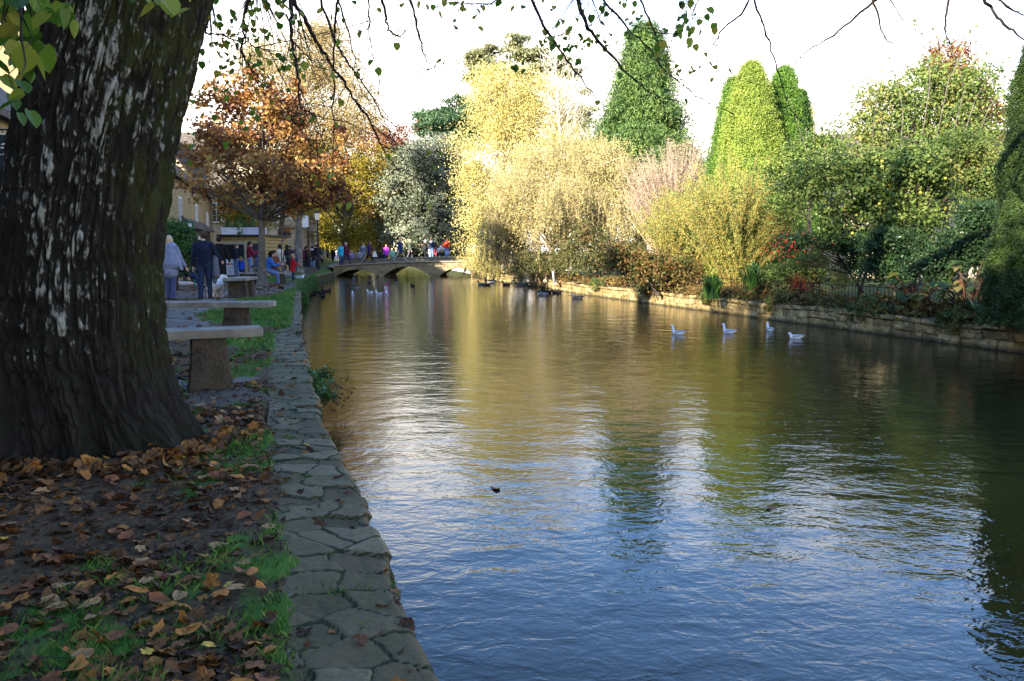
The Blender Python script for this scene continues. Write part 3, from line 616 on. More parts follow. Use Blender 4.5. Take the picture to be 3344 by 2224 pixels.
# ================= weeping and fan shaped shrubs on the right bank =================
def strands(mb,starts,r,L,ls,per,side=.12,out=None,m=0,twigs=None):
    for s in starts:
        l=L*r.uniform(.5,1.2); n=max(int(per*l),5); t=np.linspace(0,1,n)[:,None]; o=(out(s) if out is not None else np.zeros(3))
        wv=np.array([r.normal(0,side),r.normal(0,side),0])*l; pts=s+t*np.array([0,0,-l])+o*l*np.sqrt(t)*.35+wv*t**2
        if twigs is not None: twigs.tube(pts[::max(n//5,1)],.004,3,cap=False)
        p=pts+r.normal(0,.035,(n,3)); ok=p[:,2]>WZ+.12; p=p[ok]; 
        if len(p)<2: continue
        v,f=leafquads(p,ls,r,.1,.42,droop=1.2); mb.add(v,f,m,r.random()*.5+r.random(len(p))*.5)
def weeping(name,label,d,px,bl,mat,bark,ns,L,ls,per,seed,r0,top,nfill=0,cr=.2,z0=-.05,cat='tree',limb=34,zmin=-.2):
    r=np.random.default_rng(seed); B=blob_px(d,bl); bx=(px-1672)/FPX*d; root=empty(name,(bx,d,z0),0,label,cat); mb=MB(); c,dd=blobpts(lobes(B,r,5),ns,r,.3); c=c[vn(c,.8,seed)>.45]
    dom=np.array([bx,d,0]); outf=lambda s:(lambda q:q/ (np.linalg.norm(q)+.01)*np.array([1,1,0]))(s-dom)
    tb=MB(); strands(mb,c,r,L,ls,per,out=outf,twigs=tb)
    if nfill: foliage(mb,B,nfill,30,cr,ls,r,.5,droop=.8,asp=.45,zmin=zmin)
    limbs(tb,[bx,d,z0-.15],P(top[0],top[1],d),c[r.choice(len(c),limb)],r0,r,tw=-.6)
    tb.build('trunk',bark,root); mb.build('crown',mat,root); return root
weeping('golden_willow','broad golden weeping tree covering the middle of the right bank',38,1790,
 [(1800,530,120,70,0,3),(1690,600,90,80,-1,2.5),(1950,540,110,80,-1,3),(1850,640,170,90,-2,3),(2010,680,110,110,-2,2.5),(1640,720,80,90),(1880,470,90,50),(2050,580,70,60,-1,2),(1750,690,90,90,-2.5,1.5)],M_will,bark_buff,3600,1.0,.09,30,61,.2,(1840,470),1300,.26,limb=50)
weeping('weeping_birch','dark green weeping tree trailing to the water left of the golden willow',39.5,1720,
 [(1660,760,75,60),(1740,800,75,60),(1610,790,40,60),(1700,720,60,40)],M_willd,bark_white,620,1.6,.075,30,62,.12,(1690,690),150,.2,limb=20)
weeping('overhanging_willow','yellow-green boughs sweeping down to the water over the right end of the bridge',47,1665,[(1600,820,60,55),(1560,862,38,28),(1640,780,50,60),(1610,870,50,25)],M_birch,bark_dark,520,.8,.08,32,63,.12,(1625,740),260,.2,limb=24,zmin=-.4)
# leaning pale trunks and low bough over the water
root=empty('leaning_birch_stem',P(1812,905,38)*[1,1,0],0,'thin leaning white birch trunk standing under the golden willow','tree')
mb=MB().tube([G(1812,925,-.1)*[1,1,1],P(1802,850,38.2),P(1790,760,38.5),P(1772,690,39)],[.07,.06,.05,.03],8); mb.build('trunk',bark_white,root,True)
q=MB(); foliage(q,blob_px(38.5,[(1780,690,60,40),(1800,760,40,60)]),60,22,.18,.08,np.random.default_rng(3),droop=.8); q.build('crown',M_willd,root)
def fan(name,label,d,px,ybase,n,spread,hmin,hmax,mat,twmat,seed,ls,per,dy=.8,z0=.0,curve=.25,cat='shrub',r0=.012,leafjit=.03,asp=.32):
    r=np.random.default_rng(seed); bx=(px-1672)/FPX*d; root=empty(name,(bx,d,z0),0,label,cat); tb=MB(); lb_=MB()
    for i in range(n):
        a=r.normal(0,.5); ph=r.uniform(-1,1); b0=np.array([bx+r.normal(0,.18),d+r.normal(0,.18),z0-.05]); h=r.uniform(hmin,hmax)*(1-.35*abs(ph)**1.5); e=b0+np.array([ph*spread*h/hmax,r.normal(0,dy)*h/hmax,h])
        t=np.linspace(0,1,8)[:,None]; pp=b0+(e-b0)*t; pp[:,:2]-=(e-b0)[:2]*(t*(1-t))*curve*2; pp+=r.normal(0,.015,(8,3))*h*.4*t; tb.tube(pp,np.linspace(r0,.003,8),3,cap=False)
        m_=int(per*h); tt=r.uniform(.12,1,m_); c=np.stack([np.interp(tt,t[:,0],pp[:,k]) for k in range(3)],1)+r.normal(0,leafjit,(m_,3))*(1+tt[:,None]); v,f=leafquads(c,ls,r,.2,asp,droop=-.5); lb_.add(v,f,0,r.random()*.45+r.random(m_)*.55)
    tb.build('stems',twmat,root); lb_.build('leaves',mat,root); return root
M_orange_tw=plain((.30,.17,.05),.6,'orange bark')
fan('golden_willow_shrub','fan of golden-orange willow stems with narrow olive leaves in the middle of the right bank',24,2410,960,420,3.3,1.6,4.3,M_olive,M_orange_tw,71,.08,120,1.3,z0=.05)
fan('yellow_shrub','bright yellow-leafed shrub left of the golden willow stems',28,2235,950,300,2.6,1.4,3.9,M_olive,M_orange_tw,72,.09,100,1.2,z0=.0)
fan('bare_shrub','pale pinkish half-bare shrub below the broad dark cypress',32,2200,900,520,3.4,3.4,6.0,M_bare,bark_buff,73,.075,60,1.3,z0=.1,r0=.02)
# apple tree, mixed trees behind
rt,B,r=tree('apple_tree','spreading apple tree with broad green leaves and yellow apples on the right bank',18.5,2980,950,
 [(2960,560,150,110),(2800,600,140,110),(3080,600,120,120),(2700,560,90,70),(2880,700,150,90),(2650,640,70,60),(3120,480,90,80),(2980,780,110,70),(2760,730,80,70),(2600,610,60,40)],M_apple,bark_dark,680,28,.17,.09,.16,81,(2990,520),46,asp=.75,up=.4,shell=.55)
for i in range(34):
    c,_=blobpts([B[j] for j in (0,1,4,7,2)],1,r,.3); c=c[0]-[0,.25,0]
    th=np.linspace(0,math.pi,7); q=np.stack([np.zeros(7),np.zeros(7),-.034*np.cos(th)],1)+c; MB().tube(q,.034*np.sin(th)+.001,8,0,False).build('apple',M_applef,rt,True)
tree('garden_tree','tall green tree with thin leafy shoots against the sky behind the apple tree',25,3010,900,
 [(3010,330,150,100),(2870,330,80,60),(3170,250,80,60),(2900,400,140,110),(3150,360,120,110),(3060,240,80,60),(3080,480,170,110),(2820,480,110,90),(3230,450,100,120)],M_back,bark_dark,600,32,.24,.11,.2,82,(3060,190),40,up=.3)
tree('red_topped_tree','narrow dark red-topped tree poking out above the tall garden tree',28,3095,900,[(3090,200,60,70),(3120,260,70,60),(3230,400,60,70),(3180,320,50,60)],M_redt,bark_dark,190,32,.22,.11,.15,83,(3080,130),18)
tree('quince_tree','light green sparse tree in front of the golden cypress cones',22,2650,920,[(2640,520,80,80),(2600,600,80,70),(2700,480,50,70),(2560,680,60,60),(2540,560,40,60)],M_apple,bark_grey,330,22,.17,.085,.09,84,(2640,420),24,asp=.7)
# long wispy shoots
root=empty('climbing_rose',G(2700,960,0)*[1,1,0],0,'long wispy leafy shoots reaching up against the sky left of the garden tree','shrub'); tb=MB(); lb_=MB(); r=np.random.default_rng(85)
for (x0,y0,x1,y1) in ((2680,700,2590,320),(2700,650,2600,270),(2760,600,2820,300),(2850,560,2830,180),(2900,500,2790,150),(3040,300,3000,50),(3100,260,3190,60),(3180,330,3290,170),(2950,420,2940,200),(2720,640,2640,400),(3150,300,3080,90),(3230,350,3330,230)):
    a=P(x0,y0,20); e=P(x1,y1,20+r.normal(0,.5)); t=np.linspace(0,1,9)[:,None]; pp=a+(e-a)*t; pp[:,2]+=.35*np.sin(t[:,0]*3.1)*r.uniform(-.3,1); pp[:,0]+=r.normal(0,.02,9)+.3*t[:,0]**2*r.normal(0,1)
    pp=np.concatenate([[[G(2700,960,0)[0]+(a[0]-G(2700,960,0)[0])*.5,20,1.2]],pp]); tb.tube(pp,np.linspace(.012,.003,10),3,cap=False)
    n_=34; tt=r.uniform(.15,1,n_)*9; c=np.stack([np.interp(tt,np.arange(10),pp[:,k]) for k in range(3)],1)+r.normal(0,.05,(n_,3)); v,f=leafquads(c,.085,r,.1,.6,droop=.6); lb_.add(v,f,0,r.random(n_))
tb.tube([G(2700,960,-.05),[G(2700,960,0)[0]*1.0,20,1.2]],[.03,.014],6)
tb.build('stems',bark_grey,root); lb_.build('leaves',M_apple,root)
# cotoneaster arch with berries
rt,B,r=tree('cotoneaster','arching dark shrub hung with red berries at its left tip on the right bank',19.2,2850,970,
 [(2600,790,60,28),(2680,780,80,28),(2760,810,70,36),(2820,850,50,50),(2560,800,25,40)],M_dark,bark_dark,330,34,.10,.05,.05,86,(2700,775),26,up=.4,cat='shrub')
for i in range(95):
    c=P(r.normal(2565,30),r.normal(810,24),19.0+r.normal(0,.15)) if i<78 else P(r.uniform(2600,2760),r.normal(800,18),19.)
    th=np.linspace(0,math.pi,4); MB().tube(np.stack([np.zeros(4),np.zeros(4),-.021*np.cos(th)],1)+c,.021*np.sin(th)+.001,5,0,False).build('berry',M_red,rt)
for lab,d,px,bl,mt,nc,ls in (('dark green laurel bush below the apple tree',17.5,2930,[(2900,800,90,60),(2950,870,80,60),(2850,880,60,50)],M_dark,330,.07),
  ('dark laurel bush beside the broad-leaved plant near the tall hedge',15.5,3130,[(3120,820,90,90),(3200,760,80,110),(3050,880,60,50)],M_dark,380,.07),
  ('yellow leafed bush under the red berried arch',20.5,2700,[(2560,900,70,50),(2640,880,70,60),(2740,900,60,50)],M_back,240,.06),
  ('low brown and yellow bush at the foot of the golden willow stems',25,2150,[(2130,870,90,55),(2220,880,80,50),(2040,860,70,60)],M_under,360,.085),
  ('thicket of brown shaded bushes below the golden weeping tree',33.5,1960,[(1960,840,100,60),(1860,850,80,50),(2060,830,70,70),(1900,780,90,60)],M_willd,420,.09),
  ('leafy bush hanging over the wall at the foot of the weeping tree',37,1750,[(1760,850,60,60),(1830,860,60,50),(1700,870,50,50)],M_willd,260,.085),
  ('pale silvery bush in the sunlit gap below the apple tree',21,2800,[(2780,790,90,60),(2870,760,70,60)],M_holm,240,.06),
  ('small tree with loose yellow-green leaves left of the tall dark hedge',17,3220,[(3210,600,70,110),(3180,500,60,80),(3240,720,60,90)],M_back,300,.07)):
    tree('bush',lab,d,px,950,bl,mt,bark_dark,nc,30,.11 if d<22 else .2,ls,.05,int(px),None,14,cat='bush',z0=-.02,up=.4)
# undergrowth along the top of the wall
ub=MB(); r=np.random.default_rng(90)
for i in range(760):
    y=r.uniform(9,47)if i<400 else r.uniform(12,26); off=r.uniform(.1,1.6); c=np.array([RX(y)+off,y,r.uniform(0,.14)]); n_=26; p=c+r.normal(0,1,(n_,3))*[.16,.16,.09]; v,f=leafquads(p,r.uniform(.06,.14),r,.5,.6); ub.add(v,f,0,np.clip(r.random()*.6+r.random(n_)*.4,0,1))
tag(ub.build('undergrowth',M_under),'low mixed ground plants and dead leaves behind the right bank wall','undergrowth',kind='stuff')
# far green hedge masses closing the view between trunks: individual trees
for i,(px,d,yt,hw,mt,lab) in enumerate(((1180,110,600,150,M_yel,'yellow tree far behind the left end of the bridge'),(1340,120,640,150,M_back,'green tree far behind the middle of the bridge'),(1560,105,560,130,M_back,'green tree far behind the yellow birch'),(1960,80,420,160,M_back,'round green tree far behind the bare birches'),(2230,62,470,140,M_will,'tan leafed tree behind the pinkish bare shrub'),(2500,58,470,150,M_back,'green tree behind the golden cypress cones'),(2800,46,500,180,M_yel,'yellow-green tree behind the apple tree'),(3150,40,420,220,M_back,'green tree behind the tall dark hedge'),(900,95,470,170,M_yel,'yellow tree far behind the cottages'),(1020,84,640,90,M_yel,'small yellow tree beside the stone house with the bay window'))):
    yb=850; cy=(yt+yb)/2; tree('background_tree',lab,d,px,850,[(px-hw*.4,cy+30,hw*.6,(yb-yt)*.4),(px+hw*.4,cy,hw*.6,(yb-yt)*.42),(px,cy-60,hw*.6,(yb-yt)*.3),(px,cy+120,hw*.9,(yb-yt)*.25)],mt,bark_dark,330,40,.6*d/80,.26*d/80+.02,.3,200+i,None,20)
# ---- broad leaved plants, iris ----
def strap(name,label,c,n,L,mat,seed,wd=.03,cat='plant'):
    r=np.random.default_rng(seed); root=empty(name,c,0,label,cat); mb=MB()
    for i in range(n):
        a=r.uniform(0,6.28); l=L*r.uniform(.6,1.1); ln=r.uniform(.2,.75); t=np.linspace(0,1,7); x=np.sin(t*ln*1.5)*l*.75; z=np.sin(t*math.pi/2*(1.35-ln*.45))*l*(1-.35*ln); w=wd*(1-t**2.5)+.002
        ctr=np.stack([c[0]+r.normal(0,.07)+x*math.cos(a),c[1]+r.normal(0,.07)+x*math.sin(a),c[2]+z],1); sd=np.array([-math.sin(a),math.cos(a),0])
        V=np.stack([ctr-sd*w[:,None],ctr+sd*w[:,None]],1); A_,F_=grid(7,2,V); mb.add(A_,F_,0,r.random())
    mb.build('leaves',mat,root); return root
strap('iris_clump','tall clump of green strap leaves below the golden willow stems',G(2470,975,-.0),110,1.05,M_ivy,1)
strap('iris_clump','smaller clump of strap leaves trailing over the wall left of the tall one',G(2330,975,-.0),60,.7,M_ivy,2)
strap('dried_reed_clump','clump of brownish-red thin stems right of the strap leaves',G(2610,985,-.02),150,.85,leafmat('red stems',[(.12,.025,.02),(.20,.05,.03)],.1),3,.006)
strap('reed_clump','pale green reeds on the bank under the yellow shrub',G(2170,945,-.0),80,.8,M_ivy,4)
def gunnera(label,c,n,L,S,mat,seed,rng_a=(0,6.28)):
    r=np.random.default_rng(seed); root=empty('broad_leaved_plant',c,0,label,'plant'); st=MB(); lf=MB()
    for i in range(n):
        a=r.uniform(*rng_a); l=L*r.uniform(.4,1.1); tilt=r.uniform(.2,1.1); e=np.array(c)+np.array([math.cos(a)*math.sin(tilt)*l,math.sin(a)*math.sin(tilt)*l,math.cos(tilt)*l]); m_=(np.array(c)+e)/2+[0,0,.12*l]
        st.tube([c,m_,e],[.014,.011,.007],5,cap=False); s_=S*r.uniform(.6,1.15); k=16; th=np.arange(k)/k*2*math.pi; rad=s_*(.8+.2*np.cos(5*th)+.05*r.normal(0,1,k)); rad[k//2]*=.5
        v=np.stack([rad*np.cos(th)+s_*.4,rad*np.sin(th),.25*rad*np.abs(np.sin(th))-.35*(rad*np.cos(th))**2/s_],1); v=np.concatenate([[[s_*.2,0,0]],v]); M=np.array(Matrix.Rotation(a,3,'Z')@Matrix.Rotation(r.uniform(.2,.9),3,'Y')@Matrix.Rotation(r.normal(0,.3),3,'X')); v=v@M.T+e
        lf.add(v,[[0,1+j,1+(j+1)%k] for j in range(k)],0,r.random())
    st.build('stems',plain((.10,.05,.03)),root); lf.build('leaves',mat,root)
M_gun=leafmat('big broad leaves',[(.03,.06,.015),(.05,.09,.02),(.08,.11,.03),(.10,.11,.03),(.14,.11,.04)],.25,1.5,.5)
gunnera('big broad-leaved green and brown plant by the iron fence, nearest the right edge',P(3160,1020,14.6)*[1,1,0]+[0,0,-.02],46,1.1,.15,M_gun,5)
gunnera('big-leaved plant with yellowing drooping leaves at the middle of the iron fence',P(2990,1000,16)*[1,1,0]+[0,0,-.02],30,.9,.13,M_gun,6)
gunnera('withered brown-leaved plant hanging over the bank wall below the yellow shrub',G(2230,945,-.0),20,.5,.13,leafmat('withered leaves',[(.08,.035,.02),(.16,.07,.03),(.30,.20,.05)],.25),7)
# iron fence
root=empty('iron_fence',(RX(20)+.3,20,0),0,'thin dark iron railing running along the top of the right bank wall','fence'); fm=MB(); ps=MB(); iron=plain((.02,.014,.012),.6,'rusty iron')
fy=np.arange(11.5,29,.105)
for y in fy: ps.box([RX(y)+.32,y,.26],[.009,.009,.52])
for z in (.13,.50): 
    yy=np.arange(11.5,29.1,1.); fm.tube(np.stack([RX(yy)+.32,yy,yy*0+z],1),.008,4,cap=False)
fm.build('rail',iron,root); o=ps.build('baluster',iron,root); o['kind']='stuff'
for y in np.arange(11.5,29,1.9): MB().tube([[RX(y)+.32,y,-.05],[RX(y)+.32,y,.66]],.014,6).build('post',iron,root)

for i,(px,d,lab) in enumerate(((1010,118,'left'),(1120,122,'second from the left'),(1230,116,'under the left arch line'),(1330,121,'seen through the middle arch'),(1430,117,'right of the middle arch'),(1530,119,'right'))):
    tree('riverside_bush','low yellow-green bush closing the river far beyond the bridge, '+lab,d,px,838,[(px-30,812,60,26,0,3),(px+30,806,60,30,1,3),(px,828,70,16,0,3)],(M_yel,M_back,M_yel)[i%3],bark_dark,160,40,.6,.35,.1,300+i,None,8,zmin=-.5,cat='bush',z0=.1)

tree('garden_tree','small yellow-green tree between the kiosk and the pale houses',50,800,850,[(800,660,80,70),(760,700,50,50),(850,690,50,60)],M_yel,bark_grey,200,36,.3,.14,.14,411,None,12)

M_trail=leafmat('trailing leaves',[(.03,.05,.015),(.06,.10,.025),(.14,.15,.04),(.18,.10,.03)],.25,1.5)
for i,(y,L,lab) in enumerate(((30.5,1.6,'under the golden weeping tree'),(26.4,1.0,'below the yellow shrub'),(22.6,1.3,'just left of the tall strap leaves'),(19.6,.8,'below the red berried arch'),(16.6,1.2,'below the apple tree'),(14.3,.9,'nearest the tall dark hedge'))):
    x=float(RX(y)); root=empty('trailing_plant',(x,y,-.02),0,'leafy plant spilling over the right bank wall '+lab,'plant',None); q=MB(); r=np.random.default_rng(500+i)
    foliage(q,[[x+.10,y,.10,.30,L*.5,.20],[x-.05,y+.1,-.08,.12,L*.38,.16]],int(60*L),22,.05,.07,r,up=.4,zmin=-.4); q.build('leaves',M_trail,root); t_=MB()
    for k in range(10): yy=y+r.uniform(-L*.4,L*.4); t_.tube([[x+.25,yy,-.03],[x+.05,yy+r.normal(0,.05),.12],[x-.09,yy+r.normal(0,.08),-.12]],[.008,.006,.003],4,cap=False)
    t_.build('stems',bark_dark,root)
# ================= the big near tree =================
TB=np.array([-2.50,4.75,0]); lime=empty('lime_tree',TB,0,'huge leaning lichen-blotched tree in the left foreground, twigs hanging across the sky','tree')
def trunk_big():
    zs=np.concatenate([np.linspace(-.12,.75,110),np.linspace(.76,2.9,230),np.linspace(2.95,5.2,40)]); K=620; th=np.arange(K)/K*2*math.pi
    cx=np.interp(zs,[-.2,0,.3,.7,1.2,1.9,2.6,3.4,5.2],[-2.50,-2.51,-2.58,-2.62,-2.595,-2.455,-2.25,-2.02,-1.6]); cx=np.convolve(np.pad(cx,12,'edge'),np.ones(25)/25,'valid')
    rad=np.interp(zs,[-.2,0,.12,.25,.45,.7,1.2,1.9,2.6,5.2],[.74,.61,.555,.515,.48,.458,.436,.428,.432,.35]); rad=np.convolve(np.pad(rad,4,'edge'),np.ones(9)/9,'valid')
    T,Z=np.meshgrid(th,zs); fl=np.exp(-np.clip(Z,0,9)/.34)
    root_=(.11*np.cos(3*T+.6)+.12*np.abs(np.cos(2.5*T-1.1))**1.5-.05+.07*np.cos(8*T+.4)+.34*np.exp(-((T-5.75)/.17)**2)+.30*np.exp(-((T-4.15)/.15)**2)+.26*np.exp(-((T-4.95)/.13)**2)+.25*np.exp(-((T-3.5)/.15)**2)-.10)*fl*1.25+.035*np.cos(2*T+1)+.018*np.cos(5*T+Z*.8)
    Rr=np.repeat(rad[:,None],K,1)*(1+root_)
    q=np.stack([np.cos(T.ravel()),np.sin(T.ravel()),Z.ravel()],1)
    wq=q.copy(); tw=(fbm(np.stack([q[:,0],q[:,1],q[:,2]*.9],1),2.2,3,1)-.5)*.5; wq[:,0]=np.cos(T.ravel()+tw*.35); wq[:,1]=np.sin(T.ravel()+tw*.35)
    s=np.stack([wq[:,0]*13,wq[:,1]*13,q[:,2]*4.2],1); n1=np.abs(vn(s,1.15,3)*2-1); n2=np.abs(vn(s,2.4,8)*2-1); n3=fbm(np.stack([wq[:,0]*9,wq[:,1]*9,q[:,2]*5],1),2.5,3,5)
    rid=np.clip(np.minimum(n1*2.0,n2*2.2+.25),0,1)
    disp=.034*rid+.020*(n3-.5)+.04*(fbm(q,1.6,3,4)-.5)
    Rr=Rr.ravel()+disp; cxx=np.repeat(cx[:,None],K,1).ravel()
    V=np.stack([cxx+Rr*np.cos(T.ravel()),TB[1]+Rr*np.sin(T.ravel()),Z.ravel()],1)
    i=np.arange(len(zs)-1)[:,None]*K; j=np.arange(K)[None]; F=np.stack([i+j,i+(j+1)%K,i+K+(j+1)%K,i+K+j],-1).reshape(-1,4)
    return V,F,rid
V,F,rid=trunk_big()
m,nt,b=newmat('lime bark'); rd=attr(nt,'ridge'); oc=objco(nt)
nA=noise(nt,2.3,5,.6,mapping(nt,(1,1,.5)),.5); nB=noise(nt,34,3,.6,mapping(nt,(1,1,.42))); nC=noise(nt,60,4,.6)
bk=mix(nt,rd,(.004,.0035,.003),(.022,.019,.015)); bk=mix(nt,nC,bk,(.018,.016,.013))
sp=nt.nodes.new('ShaderNodeSeparateXYZ'); nt.links.new(oc,sp.inputs[0])
# moss: right-hand flank and high up
xr=nd(nt,'ShaderNodeMapRange'); nt.links.new(sp.outputs[0],xr.inputs[0]); xr.inputs[1].default_value=.22; xr.inputs[2].default_value=.42; 
zr=nd(nt,'ShaderNodeMapRange'); nt.links.new(sp.outputs[2],zr.inputs[0]); zr.inputs[1].default_value=.35; zr.inputs[2].default_value=.8
mm=nd(nt,'ShaderNodeMath',operation='MULTIPLY'); nt.links.new(xr.outputs[0],mm.inputs[0]); nt.links.new(zr.outputs[0],mm.inputs[1])
mm2=nd(nt,'ShaderNodeMath',operation='MULTIPLY'); nt.links.new(mm.outputs[0],mm2.inputs[0]); nt.links.new(ramp(nt,noise(nt,9,4,.6,mapping(nt,(1,1,.4))),[(.40,(0,0,0)),(.56,(1,1,1))]),mm2.inputs[1])
bk=mix(nt,mm2.outputs[0],bk,(.028,.032,.009))
bk=mix(nt,ramp(nt,noise(nt,3,3),[(.5,(0,0,0)),(.7,(.5,.5,.5))]),bk,(.013,.016,.007))
# lichen: pale patches broken by the bark, strongest on the face towards the path
la=nd(nt,'ShaderNodeMath',operation='ADD'); nt.links.new(nA,la.inputs[0])
lx=nd(nt,'ShaderNodeMath',operation='MULTIPLY_ADD'); nt.links.new(sp.outputs[2],lx.inputs[0]); lx.inputs[1].default_value=-.30; nt.links.new(sp.outputs[0],lx.inputs[2])
lb_=nd(nt,'ShaderNodeMath',operation='ABSOLUTE'); lo=nd(nt,'ShaderNodeMath',operation='ADD'); nt.links.new(lx.outputs[0],lo.inputs[0]); lo.inputs[1].default_value=.36; nt.links.new(lo.outputs[0],lb_.inputs[0])
lm=nd(nt,'ShaderNodeMapRange'); nt.links.new(lb_.outputs[0],lm.inputs[0]); lm.inputs[1].default_value=0; lm.inputs[2].default_value=.42; lm.inputs[3].default_value=.13; lm.inputs[4].default_value=-.16
nt.links.new(lm.outputs[0],la.inputs[1])
lz=nd(nt,'ShaderNodeMapRange'); nt.links.new(sp.outputs[2],lz.inputs[0]); lz.inputs[1].default_value=.45; lz.inputs[2].default_value=.85; lz.inputs[3].default_value=-.35; lz.inputs[4].default_value=0
l2=nd(nt,'ShaderNodeMath',operation='ADD'); nt.links.new(la.outputs[0],l2.inputs[0]); nt.links.new(lz.outputs[0],l2.inputs[1])
l3=nd(nt,'ShaderNodeMath',operation='MULTIPLY_ADD'); nt.links.new(nB,l3.inputs[0]); l3.inputs[1].default_value=1.5; nt.links.new(l2.outputs[0],l3.inputs[2])
l4=nd(nt,'ShaderNodeMath',operation='MULTIPLY_ADD'); nt.links.new(rd,l4.inputs[0]); l4.inputs[1].default_value=.34; nt.links.new(l3.outputs[0],l4.inputs[2])
lr=nd(nt,'ShaderNodeMapRange'); nt.links.new(l4.outputs[0],lr.inputs[0]); lr.inputs[1].default_value=1.57; lr.inputs[2].default_value=1.82
bk=mix(nt,lr.outputs[0],bk,(.25,.255,.22))
nt.links.new(bk,b.inputs['Base Color']); b.inputs['Roughness'].default_value=.9; bump(nt,nB,b,.8,.02)
to=MB().add(V,F).build('trunk',m,lime,True); at=to.data.attributes.new('ridge','FLOAT','POINT'); at.data.foreach_set('value',rid.astype(np.float32))
mat_twig=vary('dark twig',(.012,.009,.008),(.035,.026,.022),20,.8,.3,.003)
# limbs above the picture
limbp=[np.array([[-1.75,4.75,4.6],[-.9,5.2,5.1],[.6,5.9,5.0],[2.4,6.8,5.0],[4.2,7.6,5.1],[6.4,8.4,5.3]]),
       np.array([[-1.75,4.75,4.4],[-1.6,5.4,4.7],[-1.2,6.6,4.6],[-.4,8.2,4.9],[.6,9.4,5.2]]),
       np.array([[-1.8,4.75,4.5],[-2.6,5.2,5.2],[-3.6,6.2,5.2],[-4.6,7.0,5.4]]),
       np.array([[-1.7,4.75,4.6],[-.6,4.0,4.6],[.2,3.0,4.4],[-.6,2.2,4.2],[-1.8,2.0,3.9]]),
       np.array([[-1.7,4.75,4.9],[-1.5,4.6,7.5],[-1.2,4.6,10]])]
for lp,r0 in zip(limbp,(.17,.14,.12,.10,.26)): MB().tube(lp,np.linspace(r0,r0*.3,len(lp)),10).build('limb',m,lime,True)
ALLP=np.concatenate([np.stack([np.interp(np.linspace(0,len(l)-1,40),np.arange(len(l)),l[:,k]) for k in range(3)],1) for l in limbp[:4]])
def bigleaf(mb,c,s,r,k=10,av=.5,hang=True):
    th=np.arange(k)/k*2*math.pi; rad=s*.5*(1+.0*th); rad[0]*=1.35; rad[k//2]*=.72; v=np.stack([rad*np.cos(th),rad*np.sin(th)*.95,.22*np.abs(rad*np.sin(th))],1); v=np.concatenate([[[0,0,-.0]],v]); 
    M=np.array(Matrix.Rotation(r.uniform(0,6.28),3,'Z')@Matrix.Rotation(r.uniform(.5,1.4) if hang else r.uniform(0,6),3,'Y')@Matrix.Rotation(r.normal(0,.5),3,'X')); v=v@M.T+c
    mb.add(v,[[0,1+j,1+(j+1)%k] for j in range(k)],0,av)
BR=[ # points (photo px), depth, radius, leaves per metre, leaf size
 ([(948,-30),(955,60),(965,130),(985,210),(1000,270),(1010,330),(1030,385),(1080,410),(1150,440)],5.5,.018,0,.05),
 ([(940,-30),(990,60),(1020,120),(1060,180),(1110,260),(1150,320),(1190,380),(1220,450),(1260,520),(1300,550),(1370,570)],6,.020,1,.05),
 ([(1040,-30),(1080,90),(1120,180),(1155,230),(1200,290),(1250,360),(1290,440),(1310,495)],6.5,.014,0,.05),
 ([(1110,-30),(1090,60),(1080,110),(1070,200),(1062,300),(1055,400),(1045,450),(1030,510)],5.8,.012,2,.05),
 ([(1095,-30),(1130,100),(1150,180),(1155,225)],6.2,.010,1,.05),
 ([(1205,-30),(1200,80),(1200,155),(1215,210),(1222,290)],7,.010,1,.06),
 ([(1240,-30),(1262,60),(1275,110),(1300,132),(1320,140),(1345,110)],7,.016,0,.05),
 ([(1333,-30),(1360,70),(1380,150),(1395,205),(1420,255),(1415,270)],7.5,.016,0,.05),
 ([(1725,-30),(1785,95),(1846,173),(1898,225),(1959,295),(2020,340)],7,.018,1,.055),
 ([(1880,-30),(1907,69),(1950,139),(2011,208),(2063,269),(2123,316),(2219,355)],7.2,.024,2,.055),
 ([(1945,-30),(2045,95),(2115,173),(2167,260),(2253,338),(2358,403)],7.6,.015,0,.055),
 ([(2075,-30),(2132,78),(2167,165),(2150,190)],7.4,.014,2,.055),
 ([(2465,-30),(2418,52),(2340,113),(2305,173),(2297,196)],8,.016,0,.06),
 ([(2452,-30),(2479,69),(2500,182),(2522,286),(2527,373),(2515,420)],7.8,.014,0,.06),
 ([(2900,-30),(2791,61),(2687,139),(2600,190),(2540,250)],8.4,.018,0,.06),
 ([(2840,-30),(2869,69),(2886,139),(2921,154)],8.2,.018,0,.06),
 ([(3105,-30),(3077,87),(3077,150),(3070,180)],8.2,.018,0,.06),
 ([(3195,-30),(3242,61),(3285,121),(3344,187),(3400,210)],8.6,.026,0,.06),
 ([(3220,-30),(3294,39),(3344,85),(3400,110)],8.4,.020,0,.06),
 ([(2890,-30),(2947,52),(3034,104)],8,.010,0,.06),
 ([(820,-30),(790,50),(775,100),(754,138),(770,180),(800,240),(815,290),(820,315)],5,.012,4,.035),
 ([(650,-30),(670,60),(687,100),(699,129),(754,138),(830,170),(900,195),(980,215)],5.2,.010,7,.03),
 ([(1700,-30),(1600,8),(1500,5),(1440,-10)],7.4,.012,6,.06),
 ([(2300,-30),(2250,60),(2240,120),(2180,150),(2080,130)],7.6,.007,7,.065),
 ([(1980,-30),(1960,60),(1900,115),(1800,160),(1760,165)],7.3,.007,6,.06)]
def cr_(L,d,r):
    pts=np.array([P(x,y,d) for x,y in L]); n=len(pts)*4; t=np.linspace(0,len(pts)-1,n); q=np.stack([np.interp(t,np.arange(len(pts)),pts[:,k]) for k in range(3)],1)
    q[:,1]+=np.linspace(0,1,n)**1.2*.5*np.sin(r.uniform(0,6)); q+=r.normal(0,.006,q.shape); return q
r=np.random.default_rng(5)
